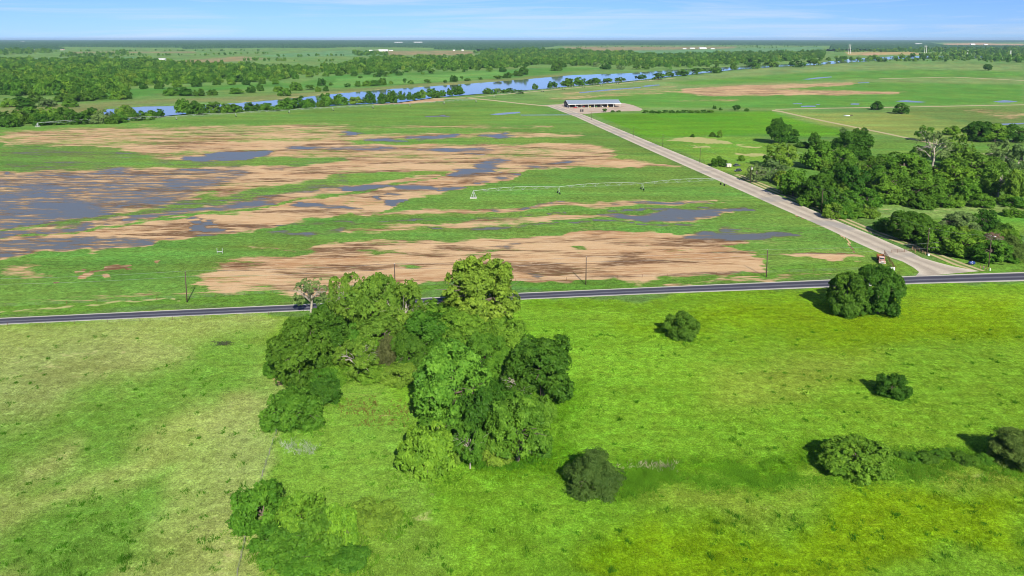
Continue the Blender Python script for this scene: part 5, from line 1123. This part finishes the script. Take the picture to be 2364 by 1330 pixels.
# wire fences
def wire_fence(name, pts, label, gap, h=1.2, mat=RUST, pr=.05):
    W = densify([GP(x, y) for x, y in pts], 1); a = Vector(W[0]); o = thing(name, a, label, 'fence', None)
    seg = np.r_[0, np.cumsum(np.linalg.norm(np.diff(W, axis=0), axis=1))]; n = min(95, int(seg[-1] / gap)); m0 = MB(); m0.tube([(0, 0, -.2), (0, 0, h)], pr, 6); me = m0.mesh('post'); me.materials.append(mat); tops = []
    for i in range(n + 1):
        s = seg[-1] * i / n; q = Vector([np.interp(s, seg, W[:, k]) for k in range(3)]) - a; tops.append(q); po = mkobj('post', me, None, o); po.location = q
    m = MB()
    for z in (.35, .7, 1.08): m.tube([q + Vector((0, 0, z)) for q in tops], .012, 4)
    m.build('wire', WIREM, o)
wire_fence('wire_fence', [(645, 982), (622, 1050), (603, 1110), (580, 1190), (548, 1330), (520, 1460)], 'old wire fence on the bare dirt line between the two near pastures', 4.0, 1.3, plain('grey_post', (.30, .28, .25), .9))
wire_fence('wire_fence', [(-60, 712), (432, 690), (800, 668), (1200, 650), (1500, 640), (1900, 627), (2040, 622)], 'wire fence with small posts between the highway verge and the bare field', 9.0, 1.15)
wire_fence('wire_fence', [(1400, 278), (1463, 305), (1560, 349), (1616, 371), (1690, 400)], 'wire fence along the right edge of the gravel road', 9.0, 1.15)
wire_fence('wire_fence', [(-60, 756), (330, 742), (620, 729)], 'wire fence south of the highway at the left', 9.0, 1.15)
# pipe stand in the green field, brush pile, stock tank
p = GP(507.5, 585); o = thing('pipe_stand', p, 'white H-shaped pipe stand alone in the green field', 'stand', None)
for sx in (-1.05, 1.05):
    m = MB(); m.tube([(sx, 0, -.1), (sx, 0, 2.2)], .10, 8); m.build('upright', GALV, o)
m = MB(); m.tube([(-1.05, 0, .75), (1.05, 0, .75)], .09, 6); m.tube([(-1.05, 0, .55), (1.05, 0, .55)], .05, 6); m.build('crossbar', GALV, o)
p = GP(515, 795); o = thing('brush_pile', p, 'dark heap of cut branches lying in the left pasture', 'brush pile', None)
rr = np.random.default_rng(9); m = MB()
for k in range(60):
    a = rr.uniform(0, 6.28); c = Vector((rr.normal() * 1.0, rr.normal() * .7, rr.uniform(.05, .4))); dv = Vector((math.cos(a), math.sin(a) * .6, rr.normal() * .25)) * rr.uniform(.6, 1.3); m.tube([c - dv, c + dv], [.05, .02], 4)
m.build('branches', plain('dead_branches', (.07, .06, .04)), o)
m = MB()
for k in range(300):
    c = Vector((rr.normal() * 1.1, rr.normal() * .8, rr.uniform(.05, .6))); m.add([c + Vector(rr.normal(size=3) * .12) for _ in range(3)], [(0, 1, 2)])
m.build('leaves', plain('dull_leaves', (.05, .10, .03)), o)
p = GP(1955, 267.5); o = thing('stock_tank', p, 'pale cattle trough on trampled ground in the far pasture', 'trough', None, .1)
m = MB(); m.tube([(0, 0, 0), (0, 0, .7)], [3.2, 3.2], 20); m.build('tank_wall', WHITE, o); m = MB(); m.tube([(0, 0, .7), (0, 0, .72)], [2.9, 2.9], 20); m.build('water', GLASS, o)
m = MB(); m.box((6, 1.5, .5), (3.2, 1.4, 1.0)); tag(m.build('feed_bunk', WOODM), None); bpy.data.objects['feed_bunk'].parent = o
# storage around the barn
for x, y, lb in [(1341, 258, 'left upright dark tank at the entrance of the barn yard'), (1345.5, 258, 'right upright dark tank at the entrance of the barn yard')]:
    p = GP(x, y); o = thing('upright_tank', p, lb, 'tank', 'upright tanks at the barn yard'); m = MB(); m.tube([(0, 0, 0), (0, 0, 2.6), (0, 0, 2.9)], [.75, .75, .3], 14); m.build('shell', plain('black_poly', (.03, .035, .035), .5), o); m = MB(); m.tube([(0, 0, 2.9), (0, 0, 3.05)], .25, 8); m.build('cap', GREYM, o)
def machine(x, y, rz, col, label):
    o = thing('farm_implement', BW(x, y), label, 'farm machine', 'farm machines in the barn', rz + BRZ); pm = plain('implement_paint', col, .5, 0, .2, 1)
    m = MB(); m.box((0, 0, 1.1), (1.5, 3.4, .9)); m.build('body', pm, o); m = MB(); m.box((0, -.6, 2.1), (1.4, 1.4, 1.1)); m.build('cab', GLASS, o); m = MB(); m.box((0, -.6, 2.72), (1.6, 1.6, .12)); m.build('roof', WHITE, o)
    for sx in (-.95, .95): wheel(o, sx, -.9, .85, .5, WHITE); wheel(o, sx, 1.4, .5, .35, WHITE)
for x, col, nm in [(11.5, (.5, .5, .46), 'white'), (20, (.5, .05, .04), 'red'), (28, (.55, .5, .1), 'yellow'), (36, (.08, .28, .06), 'green'), (44, (.55, .55, .5), 'pale grey'), (51, (.5, .3, .06), 'orange'), (58, (.30, .28, .22), 'drab')]:
    machine(x, 3.5, math.pi * .95, col, f'{nm} farm machine parked under the open front of the barn')
# ---- houses and sheds
def house(px, py, wpx, hgt, label, wall, roof, rz=0.0, depth=.7, name='house', cat='house'):
    p = GP(px, py); s = PR(p[0] + .5, p[1], 0)[0] - PR(p[0] - .5, p[1], 0)[0]; w = wpx / s; dp = w * depth
    o = thing(name, p, label, cat, None, rz); m = MB(); m.box((0, 0, hgt / 2), (w, dp, hgt)); wl_ = m.build('wall', wall, o)
    m = MB(); rh = hgt + dp * .22; e = .5
    m.add([(-w / 2 - e, -dp / 2 - e, hgt), (w / 2 + e, -dp / 2 - e, hgt), (w / 2 + e, dp / 2 + e, hgt), (-w / 2 - e, dp / 2 + e, hgt), (-w / 2 - e, 0, rh), (w / 2 + e, 0, rh)], [(0, 1, 5, 4), (2, 3, 4, 5), (0, 4, 3), (1, 2, 5), (3, 2, 1, 0)]); m.build('roof', roof, o)
    m = MB(); m.box((-w * .22, -dp / 2 - .03, hgt * .55), (w * .12, .06, hgt * .35)); m.box((w * .25, -dp / 2 - .03, hgt * .55), (w * .12, .06, hgt * .35)); m.build('window', GLASS, wl_)
    m = MB(); m.box((0, -dp / 2 - .03, hgt * .38), (w * .1, .06, hgt * .74)); m.build('door', GREYM, wl_)
ROOFG = plain('weathered_roof', (.30, .30, .33), .6, .2); ROOFW = plain('white_sheet_roof', (.55, .56, .56), .5, .0, .05); TANW = plain('tan_wall', (.55, .48, .40), .8); ROOFR = plain('brown_roof', (.30, .20, .15), .8)
house(2018, 417, 26, 2.8, 'white house with a grey roof showing through the wood', WHITE, ROOFG, .15)
house(2115, 420, 9, 2.2, 'tiny white shed lost between the crowns of the wood', WHITE, ROOFW, .1, name='shed', cat='shed')
for x, y, w, h, lb, wm_, rm in [(372, 140, 20, 5, 'long white barn at the far edge of the woods, alone with a dark tree', WHITE, ROOFW), (885, 118.5, 22, 6, 'largest white farm building in the cluster at the bare far field', WHITE, ROOFW), (868, 118, 10, 5, 'low tan shed left of the largest white farm building', TANW, ROOFW), (856, 117.5, 7, 5, 'small white shed at the left end of the far farm cluster', WHITE, ROOFW), (903, 117.5, 8, 5, 'small grey shed right of the largest white farm building', WHITE, ROOFG),
    (1048, 117, 5, 5, 'tiny white house at the left corner of the bare far field', WHITE, ROOFW), (1068, 117, 5, 6, 'tiny white house on the right corner of the bare far field', WHITE, ROOFW), (1580, 113.5, 8, 5, 'white shed, leftmost in the row on the far brown plain', WHITE, ROOFW), (1598, 113, 10, 6, 'white shed, second in the row on the far brown plain', WHITE, ROOFW), (1622, 113, 16, 7, 'longest white shed of the row on the far brown plain', WHITE, ROOFW), (1645, 113.5, 8, 5, 'white shed, rightmost in the row on the far brown plain', WHITE, ROOFW),
    (52, 97.5, 10, 9, 'pale building in the hill forest at the upper left', WHITE, ROOFW), (82, 116.5, 7, 5, 'pale house by the trees on the upper left plain', TANW, ROOFW), (145, 116, 9, 5, 'pale house right of the trees on the upper left plain', TANW, ROOFR), (2062, 106, 9, 7, 'pale shed in the trees right of the far transmission tower', WHITE, ROOFW), (2120, 103.5, 16, 8, 'long pale shed left of the far gravel works', WHITE, ROOFW), (2245, 103.5, 10, 10, 'white plant building on the far gravel works', WHITE, ROOFW), (2275, 104, 8, 8, 'small white plant building right on the far gravel works', WHITE, ROOFW), (920, 100, 18, 9, 'distant long white roof on the horizon plain left of centre', WHITE, ROOFW), (965, 100, 20, 9, 'distant long white roof on the horizon plain near centre', WHITE, ROOFW), (1445, 119.5, 6, 4, 'white hut in the green far field above the river trees', WHITE, ROOFW)]:
    house(x, y, w, h, lb, wm_, rm, .1, .5, 'farm_building', 'building')
# ---- power line towers
def hframe(x, yb, yt, label, gap, name='transmission_tower'):
    p = GP(x, yb); h = height_px(p, yb, yt); o = thing(name, p, label, 'pylon', 'transmission towers beyond the river')
    for sx in (-gap / 2, gap / 2):
        m = MB(); m.tube([(sx, 0, -1), (sx, 0, h)], [1.0, .7], 8); m.build('leg', WHITE, o)
    m = MB(); m.box((0, 0, h * .93), (gap * 2.0, .8, .8)); m.build('crossarm', WHITE, o)
hframe(1961, 124, 102.5, 'left white twin-leg transmission tower by the far river bend', 9); hframe(2136, 127, 105, 'right white twin-leg transmission tower by the far river bend', 9)
hframe(2233.5, 124, 116.5, 'small white twin-leg tower right of the far river bend', 4); hframe(2333, 125, 117, 'small white twin-leg tower at the right edge of the far trees', 4)

# ------------------------------------------------------------------ air
hz = MB(); hz.box((0, 24000, 47), (110000, 54000, 108)); hm = bpy.data.materials.new('haze'); hm.use_nodes = True
hn, hl = hm.node_tree.nodes, hm.node_tree.links; hn.clear(); ho = hn.new('ShaderNodeOutputMaterial'); pv = hn.new('ShaderNodeVolumePrincipled')
pv.inputs['Color'].default_value = (.50, .74, 1.0, 1); pv.inputs['Density'].default_value = 2.5e-5; pv.inputs['Anisotropy'].default_value = 0.0
hl.new(pv.outputs[0], ho.inputs['Volume'])
tag(hz.build('haze', hm), 'thin blue haze over the whole plain', 'haze', None, 'stuff')
